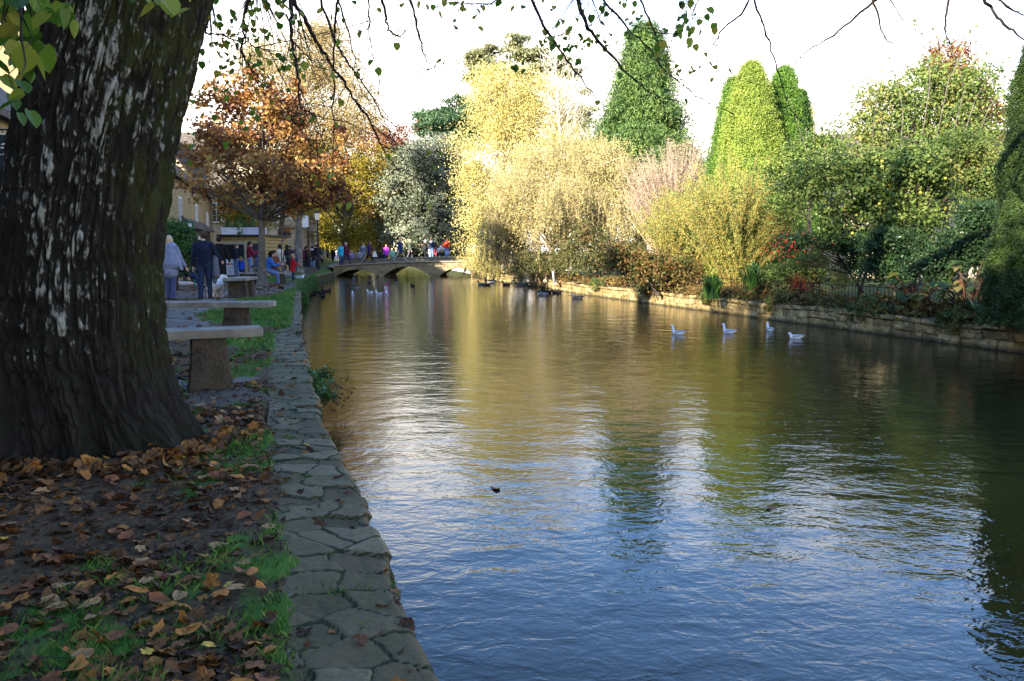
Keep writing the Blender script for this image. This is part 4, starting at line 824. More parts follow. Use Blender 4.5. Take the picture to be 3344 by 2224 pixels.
for L,d,r0,lpm,ls in BR:
    q=cr_(L,d,r); s=q[0]; a=ALLP[np.argmin(np.linalg.norm(ALLP-s-[0,0,.6],axis=1))]; pre=np.array([a,a*.55+s*.45+[0,0,-.12],a*.2+s*.8+[0,0,.03]])
    full=np.concatenate([pre,q]); n=len(full); rad=np.concatenate([[r0*1.3,r0*1.15,r0*1.05],np.linspace(r0,.0025,len(q))]); rad=rad*(1+.12*r.normal(0,1,n)*(np.arange(n)>2))
    tb=MB(); tb.tube(full,rad*.8,6,cap=False); lf=MB()
    for i in range(6,n-1):
        if r.random()<.55:
            dr=full[i]-full[i-1]; dr/=np.linalg.norm(dr); e=full[i]+(dr*.6+r.normal(0,.7,3)*[1,.6,.7])*r.uniform(.08,.45); mid=(full[i]+e)/2+r.normal(0,.02,3); tb.tube([full[i],mid,e],[.0035,.0026,.0015],4,cap=False)
            e2=e+(e-mid)*.9+r.normal(0,.05,3); tb.tube([e,e2],[.0015,.0009],3,cap=False)
            for k in range(r.poisson(lpm*.45)): bigleaf(lf,e+r.normal(0,.05,3)-[0,0,.03],ls*r.uniform(.7,1.3),r,av=r.random())
    for k in range(int(lpm*2.2)): 
        i=r.integers(4,n); bigleaf(lf,full[i]+r.normal(0,.07,3),ls*r.uniform(.7,1.3),r,av=r.random())
    o=tb.build('branch',mat_twig,lime)
    if lf.v: sub('leaves',lf,M_lime,o,TB)
# leaf clusters in the upper left and over the trunk
for (x0,x1,y0,y1,d,n_,ls) in ((-40,150,-40,230,2.6,56,.07),(20,110,230,400,2.6,9,.06),(430,640,-70,45,2.3,16,.06),(60,250,-60,90,2.9,20,.07),(680,1000,0,240,5.2,90,.045),(600,760,150,560,5.4,26,.045),(1000,1500,-30,40,6.5,16,.045),(1750,2080,125,165,7.2,30,.045),(2130,2350,150,260,7.6,24,.05),(1600,2100,-40,40,7.4,24,.045),(2000,2300,40,120,8,12,.045),(800,1100,200,420,6,14,.04)):
    tb=MB(); lf=MB(); hub=P((x0+x1)/2,min(y0,-60),d)
    for i in range(n_):
        c=P(r.uniform(x0,x1),r.uniform(y0,y1),d+r.normal(0,.2)); bigleaf(lf,c,ls*r.uniform(.7,1.25),r,av=r.random())
        if i%3==0: e=c+[0,0,.03]; s=c*.6+hub*.4; s=np.array([s[0],s[1],max(s[2],c[2]+.15)]); tb.tube([hub,s,(s+e)/2+r.normal(0,.02,3),e],[.004,.003,.002,.0012],4,cap=False)
    a=ALLP[np.argmin(np.linalg.norm(ALLP-hub,axis=1))]; tb.tube([a,(a+hub)/2-[0,0,.1],hub],[.012,.008,.005],5,cap=False)
    o=tb.build('branch',mat_twig,lime); sub('leaves',lf,M_lime,o,TB)
# high crown (above the frame) that shades the bank
cw_=MB(); foliage(cw_,[[-2.2,4.6,8.5,3.6,3.4,2.4],[-.5,4.0,10.5,3.0,3.0,2.2],[-4.2,3.4,9,2.6,3,2.4]],380,26,.4,.10,np.random.default_rng(8),.5)
cw_.build('crown',M_lime,lime)
# unseen limes added behind and beside the camera to shade the right bank
def shadelime(x,y,h,seed,lab):
    root=empty('lime_tree',(x,y,0),0,lab,'tree'); r=np.random.default_rng(seed); mb=MB(); B=[[x,y,h*.62,3.6,3.6,h*.30],[x+1,y-1,h*.5,3.2,3.2,h*.22],[x-1.2,y+1,h*.45,3.,3.,h*.2]]
    c=foliage(mb,B,520,26,.42,.14,r,.45); tb=MB(); limbs(tb,[x,y,-.1],[x,y,h*.85],c[:26],.38,r); tb.build('trunk',bark_dark,root,True); mb.build('crown',M_lime,root)
shadelime(-2.6,-4.5,14.5,1,'unseen lime tree added behind the viewpoint to shade the right bank')
shadelime(-8.6,.5,13.5,2,'unseen lime tree added on the grass left of the viewpoint for its shade')
shadelime(3.2,-9.,14.5,3,'unseen lime tree added furthest behind the viewpoint by the water for its shade')
# ================= stone benches =================
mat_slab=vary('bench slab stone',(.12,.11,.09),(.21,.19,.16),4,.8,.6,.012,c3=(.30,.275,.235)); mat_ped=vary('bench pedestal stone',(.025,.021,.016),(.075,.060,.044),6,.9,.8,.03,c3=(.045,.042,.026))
def roughbox(mb,c,dx,dy,z0,z1,rz,tw=1,td=1,seed=0,n=9,amp=.012,chip=.02):
    "box subdivided with a rough surface; tw,td = top/bottom ratio"
    faces=[]; g=np.linspace(-1,1,n); U,Wd=np.meshgrid(g,g,indexing='ij')
    for ax,sg in ((0,1),(0,-1),(1,1),(1,-1),(2,1),(2,-1)):
        q=np.zeros((n,n,3)); o=[k for k in range(3) if k!=ax]; q[...,ax]=sg; q[...,o[0]]=U; q[...,o[1]]=Wd
        flip=(sg>0)^(ax==1); v,f=grid(n,n,q); 
        p=v.copy(); rr_=np.sort(np.abs(p),axis=1); edge=np.clip((rr_[:,1]-.82)/.18,0,1)[:,None]; p*=1-edge*chip
        h=(p[:,2]+1)/2; sx_=(1+(tw-1)*h**.42)*dx/2; sy_=(1+(td-1)*h**.42)*dy/2
        p=np.stack([p[:,0]*sx_,p[:,1]*sy_,z0+h*(z1-z0)],1); nz=np.stack([fbm(p+seed,7,3,1)-.5,fbm(p+seed,7,3,2)-.5,(fbm(p+seed,7,3,3)-.5)*.5],1)*amp*2; p+=nz
        cs,sn=math.cos(rz),math.sin(rz); p=np.stack([p[:,0]*cs-p[:,1]*sn+c[0],p[:,0]*sn+p[:,1]*cs+c[1],p[:,2]],1); mb.add(p,f if flip else f[:, ::-1])
def bench(label,c,rz,L,Wd,zt,th,peds,pw,pd,group='stone benches on the left bank'):
    root=empty('stone_bench',(c[0],c[1],0),0,label,'bench',group); cs,sn=math.cos(rz),math.sin(rz)
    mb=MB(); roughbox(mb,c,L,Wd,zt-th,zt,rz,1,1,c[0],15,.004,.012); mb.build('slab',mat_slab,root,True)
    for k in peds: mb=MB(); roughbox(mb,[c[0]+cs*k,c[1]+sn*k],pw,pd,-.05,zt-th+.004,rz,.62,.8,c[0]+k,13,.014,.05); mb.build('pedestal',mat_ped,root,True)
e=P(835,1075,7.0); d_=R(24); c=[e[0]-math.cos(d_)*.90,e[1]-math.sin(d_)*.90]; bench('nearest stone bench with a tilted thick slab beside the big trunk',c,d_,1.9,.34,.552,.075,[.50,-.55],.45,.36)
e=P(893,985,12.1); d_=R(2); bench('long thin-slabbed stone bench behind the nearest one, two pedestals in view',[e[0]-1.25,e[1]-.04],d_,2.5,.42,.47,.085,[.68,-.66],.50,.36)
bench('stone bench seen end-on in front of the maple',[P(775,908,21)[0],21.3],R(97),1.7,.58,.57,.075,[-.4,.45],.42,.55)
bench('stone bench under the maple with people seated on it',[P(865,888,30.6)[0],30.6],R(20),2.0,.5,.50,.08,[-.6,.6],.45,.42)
# plant growing from the near wall and ivy further on
rt=empty('wall_plant',[LX(7.9)+.03,7.9,-.05],0,'leafy green plant with dead brown stems growing out of the left river wall','plant'); q=MB(); q2=MB(); r=np.random.default_rng(4)
foliage(q,[[LX(7.9)+.08,7.9,-.06,.10,.35,.10],[LX(7.5)+.10,7.5,-.16,.10,.2,.08]],46,10,.035,.05,r,up=.6,asp=.85); q.build('leaves',M_ivy,rt)
for i in range(26): s=np.array([LX(7.6)+.03,7.4+r.uniform(0,.8),-.12]); e=s+[r.uniform(.05,.28),r.normal(0,.1),-r.uniform(0,.22)]; q2.tube([s,(s+e)/2+[0,0,.04],e],[.004,.003,.002],4,cap=False); v,f=leafquads(e+r.normal(0,.015,(3,3)),.035,r); q2.add(v,f)
q2.build('stems',plain((.10,.06,.035)),rt)
rt=empty('ivy_bank',[LX(33),33,0],0,'green ivy and grass bulging over the left river wall beyond the lawn','ivy'); q=MB(); r=np.random.default_rng(6)
n_=2600; y=r.uniform(25,40,n_); off=r.uniform(-.22,.22,n_); c=np.stack([LX(y)+off*.5+.05,y,.04-np.abs(off)*.4-r.random(n_)*.36*(off>-.05)],1); k=np.repeat(np.arange(n_),7); v,f=leafquads(c[k]+r.normal(0,.05,(len(k),3)),.06,r,.4); q.add(v,f,0,r.random(len(k))); q.build('leaves',M_ivy,rt)
# leaves drifted against the roots of the big tree
lb=MB(); r=np.random.default_rng(91); n=420; a=r.uniform(3.0,6.6,n); rr_=r.normal(.74,.10,n); x=TB[0]+rr_*np.cos(a); y=TB[1]+rr_*np.sin(a); litter(lb,x,y,gz(x,y)+r.uniform(0,.03,n),r.uniform(.035,.075,n),r,r.random(n),.5)
tag(lb.build('leaf_drift',mat_litter),'drift of dead leaves heaped round the foot of the big tree','leaf litter',kind='stuff')
# ================= bridge =================
mb_st=vary('bridge stone',(.11,.085,.045),(.24,.19,.11),2.2,.9,.5,.02,c3=(.16,.14,.09)); mb_cop=vary('bridge coping stone',(.13,.115,.085),(.26,.235,.18),3,.85,.4,.01)
def deck(x): 
    t=np.clip((x+14.5)/13,0,1); return .30+.40*np.sin(np.clip(t*1.08,0,1)*math.pi*.62+.0)**1.15 - .03
arch=[(-13.05,-9.80,.08),(-9.55,-5.98,.30),(-5.42,-2.6,.18)]
bridge=empty('stone_bridge',(-8,61,-.45),0,'low three-arched honey stone footbridge crossing the river','bridge')
xs=np.unique(np.concatenate([np.arange(-20,2.01,.12)]+[np.array([a,b]) for a,b,_ in arch])); bot=np.full(len(xs),-1.2); ina=np.zeros(len(xs),bool)
for a,b_,cz in arch:
    u=(xs-a)/(b_-a); k=(u>=0)&(u<=1); bot[k]=WZ-.03+(cz-WZ)*(1-np.abs(2*u[k]-1)**2.1); ina|=k
Y0,Y1=58.,64.5; wl=MB(); dk=deck(xs); q=MB(); n=len(xs)
for Yf,fl in ((Y0,1),(Y1,0)):
    ts=np.linspace(0,1,9)[None,:]; Z=bot[:,None]*(1-ts)+(dk-.05)[:,None]*ts; V=np.stack([np.repeat(xs[:,None],9,1),np.full(Z.shape,Yf),Z],-1); A_,F_=grid(n,9,V); wl.add(A_,F_)
V=np.stack([np.stack([xs,xs*0+Y0,bot],-1),np.stack([xs,xs*0+Y1,bot],-1)],1); A_,F_=grid(n,2,V); wl.add(A_,F_)
wl.build('arch_wall',mb_st,bridge)
V=np.stack([np.stack([xs,xs*0+Y0-.06,dk-.09],-1),np.stack([xs,xs*0+Y0-.10,dk-.06],-1),np.stack([xs,xs*0+Y0-.10,dk-.01],-1),np.stack([xs,xs*0+Y0-.07,dk+.02],-1),np.stack([xs,xs*0+Y0+.35,dk+.02],-1),np.stack([xs,xs*0+Y0+.36,dk-.0],-1)],1); A_,F_=grid(n,6,V); MB().add(A_,F_).build('coping',mb_cop,bridge)
V=np.stack([np.stack([xs,xs*0+Y0+.2,dk-.004],-1),np.stack([xs,xs*0+Y1-.05,dk-.004],-1)],1); A_,F_=grid(n,2,V); MB().add(A_,F_).build('deck',vary('bridge paving',(.16,.14,.11),(.28,.25,.2),3),bridge)
for x0 in (-9.68,-5.7): MB().box([x0,Y0-.02,-.72],[.52,.5,.62]).build('pier_foot',mb_st,bridge)
k=(xs>-12.9)&(xs<1.5); xp=xs[k]; dp=dk[k]; V=np.stack([np.stack([xp,xp*0+60.3,dp-.02],-1),np.stack([xp,xp*0+60.3,dp+.22],-1),np.stack([xp,xp*0+60.22,dp+.23],-1),np.stack([xp,xp*0+60.22,dp+.31],-1),np.stack([xp,xp*0+60.72,dp+.32],-1),np.stack([xp,xp*0+60.72,dp-.02],-1)],1); A_,F_=grid(len(xp),6,V)
pm=MB().add(A_,F_); pm.add(V[0],[[0,1,2,5],[2,3,4,5]]); 
m,nt,b=newmat('parapet stone'); nt.links.new(ramp(nt,noise(nt,3,5,.6,mapping(nt,(2.5,1,6))),[(.35,(.10,.085,.06)),(.52,(.22,.19,.14)),(.7,(.33,.29,.22))]),b.inputs['Base Color']); b.inputs['Roughness'].default_value=.9
pm.build('parapet',m,bridge)
# ================= buildings =================
def brickmat(name,c1,c2,c3,mort,bw=.45,bh=.17,soft=.02,vscale=1.):
    m,nt,b=newmat(name); oc=objco(nt); sp=nt.nodes.new('ShaderNodeSeparateXYZ'); nt.links.new(oc,sp.inputs[0])
    s=nd(nt,'ShaderNodeMath',operation='ADD'); nt.links.new(sp.outputs[0],s.inputs[0]); nt.links.new(sp.outputs[1],s.inputs[1])
    cb=nt.nodes.new('ShaderNodeCombineXYZ'); nt.links.new(s.outputs[0],cb.inputs[0]); nt.links.new(sp.outputs[2],cb.inputs[1])
    dn=nd(nt,'ShaderNodeTexNoise'); dn.inputs['Scale'].default_value=1.6; nt.links.new(oc,dn.inputs[0]); vm=nd(nt,'ShaderNodeVectorMath',operation='MULTIPLY_ADD'); nt.links.new(dn.outputs['Color'],vm.inputs[0]); vm.inputs[1].default_value=(.12,.07,0); nt.links.new(cb.outputs[0],vm.inputs[2])
    br=nd(nt,'ShaderNodeTexBrick'); nt.links.new(vm.outputs[0],br.inputs['Vector']); br.inputs['Scale'].default_value=1; br.inputs['Brick Width'].default_value=bw; br.inputs['Row Height'].default_value=bh; br.inputs['Mortar Size'].default_value=soft; br.inputs['Mortar Smooth'].default_value=.4
    br.inputs['Color1'].default_value=(*c1,1); br.inputs['Color2'].default_value=(*c2,1); br.inputs['Mortar'].default_value=(*mort,1)
    c=mix(nt,ramp(nt,noise(nt,4,5,.65),[(.42,(0,0,0)),(.68,(.7,.7,.7))]),br.outputs[0],c3); nt.links.new(c,b.inputs['Base Color']); b.inputs['Roughness'].default_value=.9; bump(nt,br.outputs['Fac'],b,-.4,.02); return m
ST_Y=brickmat('honey rubble stone',(.30,.22,.11),(.38,.29,.15),(.20,.16,.09),(.22,.18,.11)); ST_B=brickmat('yellow coursed stone',(.34,.24,.09),(.42,.31,.13),(.22,.16,.07),(.10,.08,.05),.42,.2,.025)
ST_P=brickmat('pale ashlar',(.36,.31,.21),(.40,.34,.24),(.30,.25,.17),(.27,.23,.16),.7,.3,.01); ST_D=brickmat('dark dry stone',(.07,.058,.045),(.11,.09,.07),(.17,.15,.12),(.012,.01,.008),.5,.09,.02)
RF=brickmat('stone roof slates',(.10,.085,.07),(.14,.12,.10),(.07,.06,.05),(.03,.026,.02),.35,.16,.018)
GL,nt,b=newmat('window glass'); b.inputs['Base Color'].default_value=(.03,.035,.04,1); b.inputs['Roughness'].default_value=.08
WHT=plain((.62,.60,.55),.6,'white joinery'); BLK=plain((.02,.02,.022),.5,'black paint')
def house(name,label,loc,rz,L,D,ez,rzh,wall,wins=(),doors=(),chim=(),cat='house',gables=(),roof=True,flat=False,z0=0):
    root=empty(name,(loc[0],loc[1],z0),rz,label,cat); w=MB()
    w.add([[0,0,-.3],[L,0,-.3],[L,0,ez],[0,0,ez]],[[0,1,2,3]]); w.add([[0,D,-.3],[L,D,-.3],[L,D,ez],[0,D,ez]],[[1,0,3,2]])
    for x,fl in ((0,1),(L,0)): w.add([[x,0,-.3],[x,D,-.3],[x,D,ez],[x,D/2,rzh],[x,0,ez]],[[0,4,3,2,1] if fl else [0,1,2,3,4]])
    for gx,gw,gh in gables: w.add([[gx,-.06,-.3],[gx+gw,-.06,-.3],[gx+gw,-.06,ez],[gx+gw/2,-.06,gh],[gx,-.06,ez]],[[0,1,2,3,4]]); w.add([[gx,-.06,-.3],[gx,-.06,ez],[gx,0,ez],[gx,0,-.3]],[[0,1,2,3]]); w.add([[gx+gw,-.06,-.3],[gx+gw,-.06,ez],[gx+gw,0,ez],[gx+gw,0,-.3]],[[0,1,2,3]])
    o=w.build('wall',wall,root,world=False)
    if roof:
        r_=MB(); t=.14; ov=.22; sl=(rzh-ez)/(D/2)
        for s0,s1 in ((-ov,D/2),(D+ov,D/2)):
            za=ez-ov*sl; V=[[-ov,s0,za],[L+ov,s0,za],[L+ov,s1,rzh],[-ov,s1,rzh]]; V+= [[v[0],v[1],v[2]+t] for v in V]; r_.add(V,[[4,5,6,7],[0,1,5,4],[1,2,6,5],[3,0,4,7],[3,2,1,0]])
        for gx,gw,gh in gables:
            gd=(gh-ez)/sl; 
            for s in(0,1):
                xa=gx-.15 if s==0 else gx+gw+.15; V=[[xa,-.3,ez-.1],[gx+gw/2,-.3,gh+.05],[gx+gw/2,gd,gh+.05],[xa,.1,ez-.1]]; V+=[[v[0],v[1],v[2]+.12] for v in V]; r_.add(V,[[0,1,2,3],[4,5,6,7],[0,1,5,4],[0,3,7,4]])
        ro=r_.build('roof',RF,root,world=False)
        for cx_ in chim:
            c=MB().box([cx_,D/2,rzh+.45],[.7,.6,1.3]).box([cx_,D/2,rzh+1.15],[.82,.72,.1]); c.box([cx_-.15,D/2,rzh+1.32],[.2,.2,.3]).box([cx_+.15,D/2,rzh+1.32],[.2,.2,.3]); co_=c.build('chimney',wall,None,world=False); co_.parent=ro
    for wx,wz,ww,wh,nx,nz in wins:
        yy=-.08 if any(g[0]<wx<g[0]+g[1] for g in gables) else 0
        f=MB(); f.box([wx,yy-.02,wz+wh/2+.05],[ww+.2,.07,.10]).box([wx,yy-.05,wz-wh/2-.05],[ww+.24,.14,.09])
        for i in range(nx+1): f.box([wx-ww/2+ww*i/nx,yy-.035,wz],[.055,.06,wh])
        for i in range(1,nz): f.box([wx,yy-.03,wz-wh/2+wh*i/nz],[ww,.04,.035])
        fo=f.build('window',WHT,root,world=False); p_=MB().box([wx,yy-.008,wz],[ww,.03,wh]).build('pane',GL,None,world=False); p_.parent=fo
    for dx_,dw,dh,mt in doors:
        d=MB().box([dx_,-.02,dh/2],[dw,.08,dh]).build('door',mt,root,world=False); f=MB().box([dx_-dw/2-.06,-.03,dh/2],[.12,.12,dh+.1]).box([dx_+dw/2+.06,-.03,dh/2],[.12,.12,dh+.1]).box([dx_,-.03,dh+.08],[dw+.26,.13,.14]); f=f.build('frame',ST_P,None,world=False); f.parent=d
    return root
tdir=np.array([-.262,.965]); RZ=math.atan2(tdir[1],tdir[0])
GRN=plain((.03,.06,.04),.5,'green door')
# near shop at the far left (only a sliver shows left of the trunk)
house('shop_house','honey stone shop with steep slate roof at the far left edge behind the big trunk',(-5.6,.6),RZ,18,7,3.85,6.9,ST_Y,[(3,3.0,1,1,2,2),(12.5,2.9,.9,.9,2,2),(15.5,2.9,.9,.9,2,2),(13.5,1.35,1.7,1.2,4,2)],[(10.5,1,2.05,GRN)],(2,16),gables=((8.6,3.8,5.9),))
house('terrace_house','stone terrace house behind the viewpoint on the left side of the path',(-1.2,-16),RZ,15.5,8,5.8,9.6,ST_Y,[(3,3.9,1,1.2,2,3),(8,3.9,1,1.2,2,3),(3,1.5,1,1.2,2,3)],[(6,1,2.05,GRN)],(2,14))
house('tall_house','tall gabled stone house set back behind the near shop',(-12.3,-3),RZ,20,9,7.6,11.6,ST_Y,[(4,5.5,1,1.2,2,3),(12,5.5,1,1.2,2,3),(17,5.5,1,1.2,2,3)],[],(2,18))
house('cottage','honey stone cottage with sagging slate roof just right of the big trunk',(-12.8,27.5),RZ,23.5,8,4.75,8.4,ST_Y,[(15,3.2,.8,1,2,2),(20.2,3.0,.8,1.1,2,3),(9,3.2,.8,1,2,2)],[(17.5,.9,2,GRN)],(3,))
house('gabled_house','cottage with a bright sunlit gable and steep dark roof behind the first cottage',(-26.6,53),R(8),7.2,9,5.4,9.8,ST_P,[(1.8,4.2,.8,1.3,2,3),(4.6,4.0,.9,1.3,2,3),(6.6,4.,.6,1.2,2,3)],[],(6,),gables=((.1,5.6,9.2),))
house('stone_outbuilding','low dark building with a rough stone-slate roof between cottage and snack kiosk',(-14.9,36.5),RZ,9.2,4,2.55,4.0,ST_D,[],[(5,.9,1.95,BLK)],())
# kiosk with flat roof and planters
rt=empty('kiosk',(-16.0,43.4,0),R(-3),'flat-roofed yellow stone kiosk behind the queue of people','kiosk'); w=MB().box([1.2,2,1.05],[2.4,4,2.2]); w.build('wall',ST_B,rt,world=False)
MB().box([1.2,1.95,2.2],[2.7,4.3,.09]).build('roof',BLK,rt,world=False); d=MB().box([.75,-.02,.85],[1.15,.1,1.75]).build('door',plain((.02,.022,.022),.4,'dark doorway'),rt,world=False); f=MB().box([.75,-.05,1.78],[1.5,.14,.13]).box([.1,-.05,.85],[.12,.12,1.75]).box([1.4,-.05,.85],[.12,.12,1.75]).build('frame',ST_P,rt,world=False)
MB().box([1.95,-.03,1.35],[.6,.08,.8]).build('hatch',GL,rt,world=False)
for i,(x0,lab) in enumerate(((.62,'white planter trough on the kiosk roof, its left half in sun'),(1.82,'grey-white planter trough on the right part of the kiosk roof'))):
    p=np.array([-16.0,43.4])+np.array([x0,-.05*x0]); r0=empty('planter',(p[0],p[1]+.3,2.25),R(-8),lab,'planter'); MB().box([0,0,.18],[1.12,.45,.36],tz=(1.03,1.1)).box([0,0,.37],[1.18,.52,.04]).build('trough',plain((.72,.70,.70) if i==0 else (.50,.48,.54),.5,'planter paint'),r0,world=False)
    MB().box([0,0,.425],[1.05,.40,.02]).build('soil',bark_dark,r0,world=False)
    if i==0:
        fl=MB(); r=np.random.default_rng(4); foliage(fl,[[.35,-.2,.42,.25,.15,.2],[.5,-.25,.15,.12,.1,.22]],40,16,.05,.06,r,up=.5); fl.build('trailing_leaves',M_apple,r0,world=False)
r=np.random.default_rng(17)
for i,px in enumerate((745,772,788,803,826)):
    c=P(px,752,44.2); r0=empty('box_topiary',(c[0],c[1],2.66),0,'small clipped box cone on the kiosk roof, %s'%('leftmost of the row','second from the left','tallest in the middle','fourth from the left','rightmost, nearest the maple trunk')[i],'plant','box cones in the roof planters'); mb=MB(); n_=260; h=r.random(n_)**1.2; a=r.uniform(0,6.28,n_); rad=.19*(1-h*.75); cc_=np.stack([rad*np.cos(a),rad*np.sin(a),h*(.5+.2*(i==2))],1); v,f=leafquads(cc_,.06,r,.3); mb.add(v,f,0,r.random(n_)); mb.tube([[0,0,-.05],[0,0,.5]],[.09,.03],6); mb.build('foliage',M_ivy,r0,world=False)
# house with the bay window
rb=house('bay_window_house','two-storey pale stone house with a bay window, left of the tall lamp post',(-17.0,55.5),R(95.2),22,3.6,6.2,8.0,ST_P,[(3.2,2.0,.8,1.4,2,3),(17.6,4.4,1.0,1.6,2,4),(18.4,2.05,2.6,1.4,5,3),(12.5,1.9,.9,1.4,2,3),(8,4.5,.8,1.4,2,3),(3,4.5,.8,1.4,2,3)],[(9.5,1.0,2.1,GRN)],(2,20),z0=.2)
MB().box([11,-.05,3.12],[22,.12,.14]).build('string_course',mb_cop,rb,world=False); MB().box([18.4,-.2,2.85],[3.,.5,.14]).build('bay_roof',plain((.5,.5,.5),.5,'lead'),rb,world=False)
MB().tube([[15.6,-.08,-.2],[15.6,-.08,6.1]],.06,8).build('drainpipe',BLK,rb,world=False)
def fb():
    r0=empty('flower_box',P(935,757,60)*[1,1,1],R(95),'window box of yellow and red flowers on the pale house','flower box'); mb=MB().box([0,0,-.15],[2.4,.3,.25]); mb.build('box',BLK,r0,world=False); f=MB(); foliage(f,[[0,0,.15,1.15,.2,.2]],70,14,.08,.07,np.random.default_rng(2)); f.build('flowers',leafmat('box flowers',[(.5,.35,.03),(.35,.05,.03),(.10,.16,.03)],.2),r0,world=False)
fb()
house('garden_house','sunlit pale stone house glimpsed through the gap below the apple tree',(9.5,33),R(-12),17,8,3.0,6.4,ST_P,[(3,1.8,1,1.1,2,2),(9,1.8,1,1.1,2,2)],[(6,.9,2,WHT)],(3,))
# ================= signs, posts, street things =================
def text(s,mat,parent,loc,size,rot,name='lettering',ext=.002,align='CENTER'):
    cu=bpy.data.curves.new('t','FONT'); cu.body=s; cu.size=size; cu.extrude=ext; cu.align_x=align; t=bpy.data.objects.new('t',cu); COL.objects.link(t); dg=bpy.context.evaluated_depsgraph_get(); me=bpy.data.meshes.new_from_object(t.evaluated_get(dg)); bpy.data.objects.remove(t); me.materials.clear(); me.materials.append(mat)
    o=bpy.data.objects.new(name,me); COL.objects.link(o); o.parent=parent; o.location=loc; o.rotation_euler=rot; return o
SGN=plain((.025,.032,.045),.4,'slate blue sign paint'); GLD=plain((.62,.60,.52),.5,'cream lettering')
c=P(75,515,10.5); s=FPX/10.5; r0=empty('hanging_sign',(c[0],c[1],c[2]),R(4),'dark hanging shop sign with cream lettering on an iron bracket left of the big trunk','sign')
W_=165/s; H_=145/s; bd=MB().box([0,0,0],[W_,.04,H_]); bo=bd.build('board',SGN,r0,world=False)
fr=MB(); 
for z in(-1,1): fr.box([0,-.002,z*(H_/2)],[W_+.03,.05,.018])
for x in(-1,1): fr.box([x*(W_/2),-.002,0],[.018,.05,H_+.018])
fr.build('frame',GLD,r0,world=False); MB().tube([[-W_*.9,.0,H_/2+.06],[W_*.7,0,H_/2+.06]],.012,6).tube([[-W_*.35,0,H_/2+.06],[-W_*.35,0,H_/2]],.006,4).tube([[W_*.35,0,H_/2+.06],[W_*.35,0,H_/2]],.006,4).build('bracket',BLK,r0,world=False)
text('THE PAYN',GLD,r0,(-.0,-.024,-.055),.085,(R(90),0,0)); text('GIFT',GLD,r0,(.03,-.024,-.13),.08,(R(90),0,0))
e_=MB().tube([[W_*.5*t,-.024,.055+.028*math.cos(t*3.1)] for t in np.linspace(-.95,.95,13)],.006,4); 
for x0 in(-.12,.02,.14): e_.tube([[x0-.03,-.024,.0],[x0,-.024,.02],[x0+.03,-.024,.0]],.005,4)
r=np.random.default_rng(3); v,f=leafquads(np.array([[-.17,-.026,.15]])+r.normal(0,.03,(26,3))*[1,.02,1],.03,r,0,.8,np.array([0,-9,0])); e_.add(v,f); e_.build('emblem',GLD,r0,world=False)
MB().box([-.62,0,-.1],[.12,.12,5.2]).build('post',BLK,r0,world=False)
REDP=plain((.42,.05,.07),.5,'red fish paint')
def fishm(mb,c,s,ang=0):
    t=np.linspace(0,2*math.pi,18)[:-1]; x=np.cos(t)*.5; z=np.sin(t)*.19*(1-.35*np.cos(t)); cs,sn=math.cos(ang),math.sin(ang); q=lambda x,z:[c[0]+s*(x*cs-z*sn),c[1],c[2]+s*(x*sn+z*cs)]
    mb.add([c]+[q(a,b) for a,b in zip(x,z)],[[0,1+i,1+(i+1)%17] for i in range(17)]); mb.add([q(-.42,0),q(-.72,.2),q(-.62,0),q(-.72,-.2)],[[0,1,2,3]])
# ice cream board beside the kiosk queue
c=G(755,903); r0=empty('sandwich_board',(c[0],c[1],0),R(8),'white pavement board with a red fish emblem beside the kiosk queue','sign'); s=FPX/c[1]
MB().box([0,0,.47],[.46,.03,.9]).build('panel',plain((.75,.75,.76),.5,'white board'),r0,world=False); MB().box([0,.02,.035],[.5,.25,.07]).build('base',BLK,r0,world=False)
q=MB(); fishm(q,[0,-.02,.66],.33); q.build('emblem',REDP,r0,world=False); text('ICE CRE',SGN,r0,(0,-.02,.40),.12,(R(90),0,0)); 
for z in(.31,.24,.17): MB().box([0,-.018,z],[.3,.004,.014]).build('lettering',SGN,r0,world=False)
# menu board and fish signs by the path
c=G(636,930); r0=empty('menu_board',(c[0],c[1],0),R(10),'black menu board with chalk lines beside the bush, left of the man in navy','sign'); MB().box([0,0,1.0],[.62,.05,1.15]).build('panel',BLK,r0,world=False)
q=MB(); r=np.random.default_rng(12)
for z in np.linspace(.62,1.45,9): q.box([-.26+.5*.5*r.uniform(.5,1),-.03,z],[.42*r.uniform(.5,1),.005,.03])
q.build('lettering',GLD,r0,world=False); q=MB()
for x in(-.28,.28): q.box([x,0,.25],[.05,.05,.5])
q.build('leg',BLK,r0,world=False); q=MB().box([-.42,-.04,.55],[.26,.02,.5]).build('poster',plain((.6,.6,.62),.5,'poster'),r0,world=False); q=MB(); fishm(q,[-.42,-.06,.55],.2); q.build('emblem',REDP,r0,world=False)
for i,px in enumerate((622,646)):
    c=P(px,797,29.5); r0=empty('fish_sign',c,R(10),('left','right')[i]+' one of two white diamond signs with a red fish above the menu board','sign','white diamond fish signs'); q=MB(); V=[[-.30,0,.05],[.12,0,.32],[.30,0,-.02],[-.12,0,-.30]]; q.add(V+[[v[0],.03,v[2]] for v in V],[[0,1,2,3],[7,6,5,4],[0,1,5,4],[1,2,6,5],[2,3,7,6],[3,0,4,7]]); q.build('panel',plain((.75,.75,.76),.5,'white board'),r0,world=False)
    q=MB(); fishm(q,[-.04,-.012,-.05],.26,.3); q.build('emblem',REDP,r0,world=False); q=MB(); q.tube([[.06,-.012,.13],[.06,-.014,.131]],[.07,.02],10); q.build('spot',BLK,r0,world=False); MB().tube([[0,.03,-.25],[0,.03,-c[2]]],.02,6).build('post',BLK,r0,world=False)
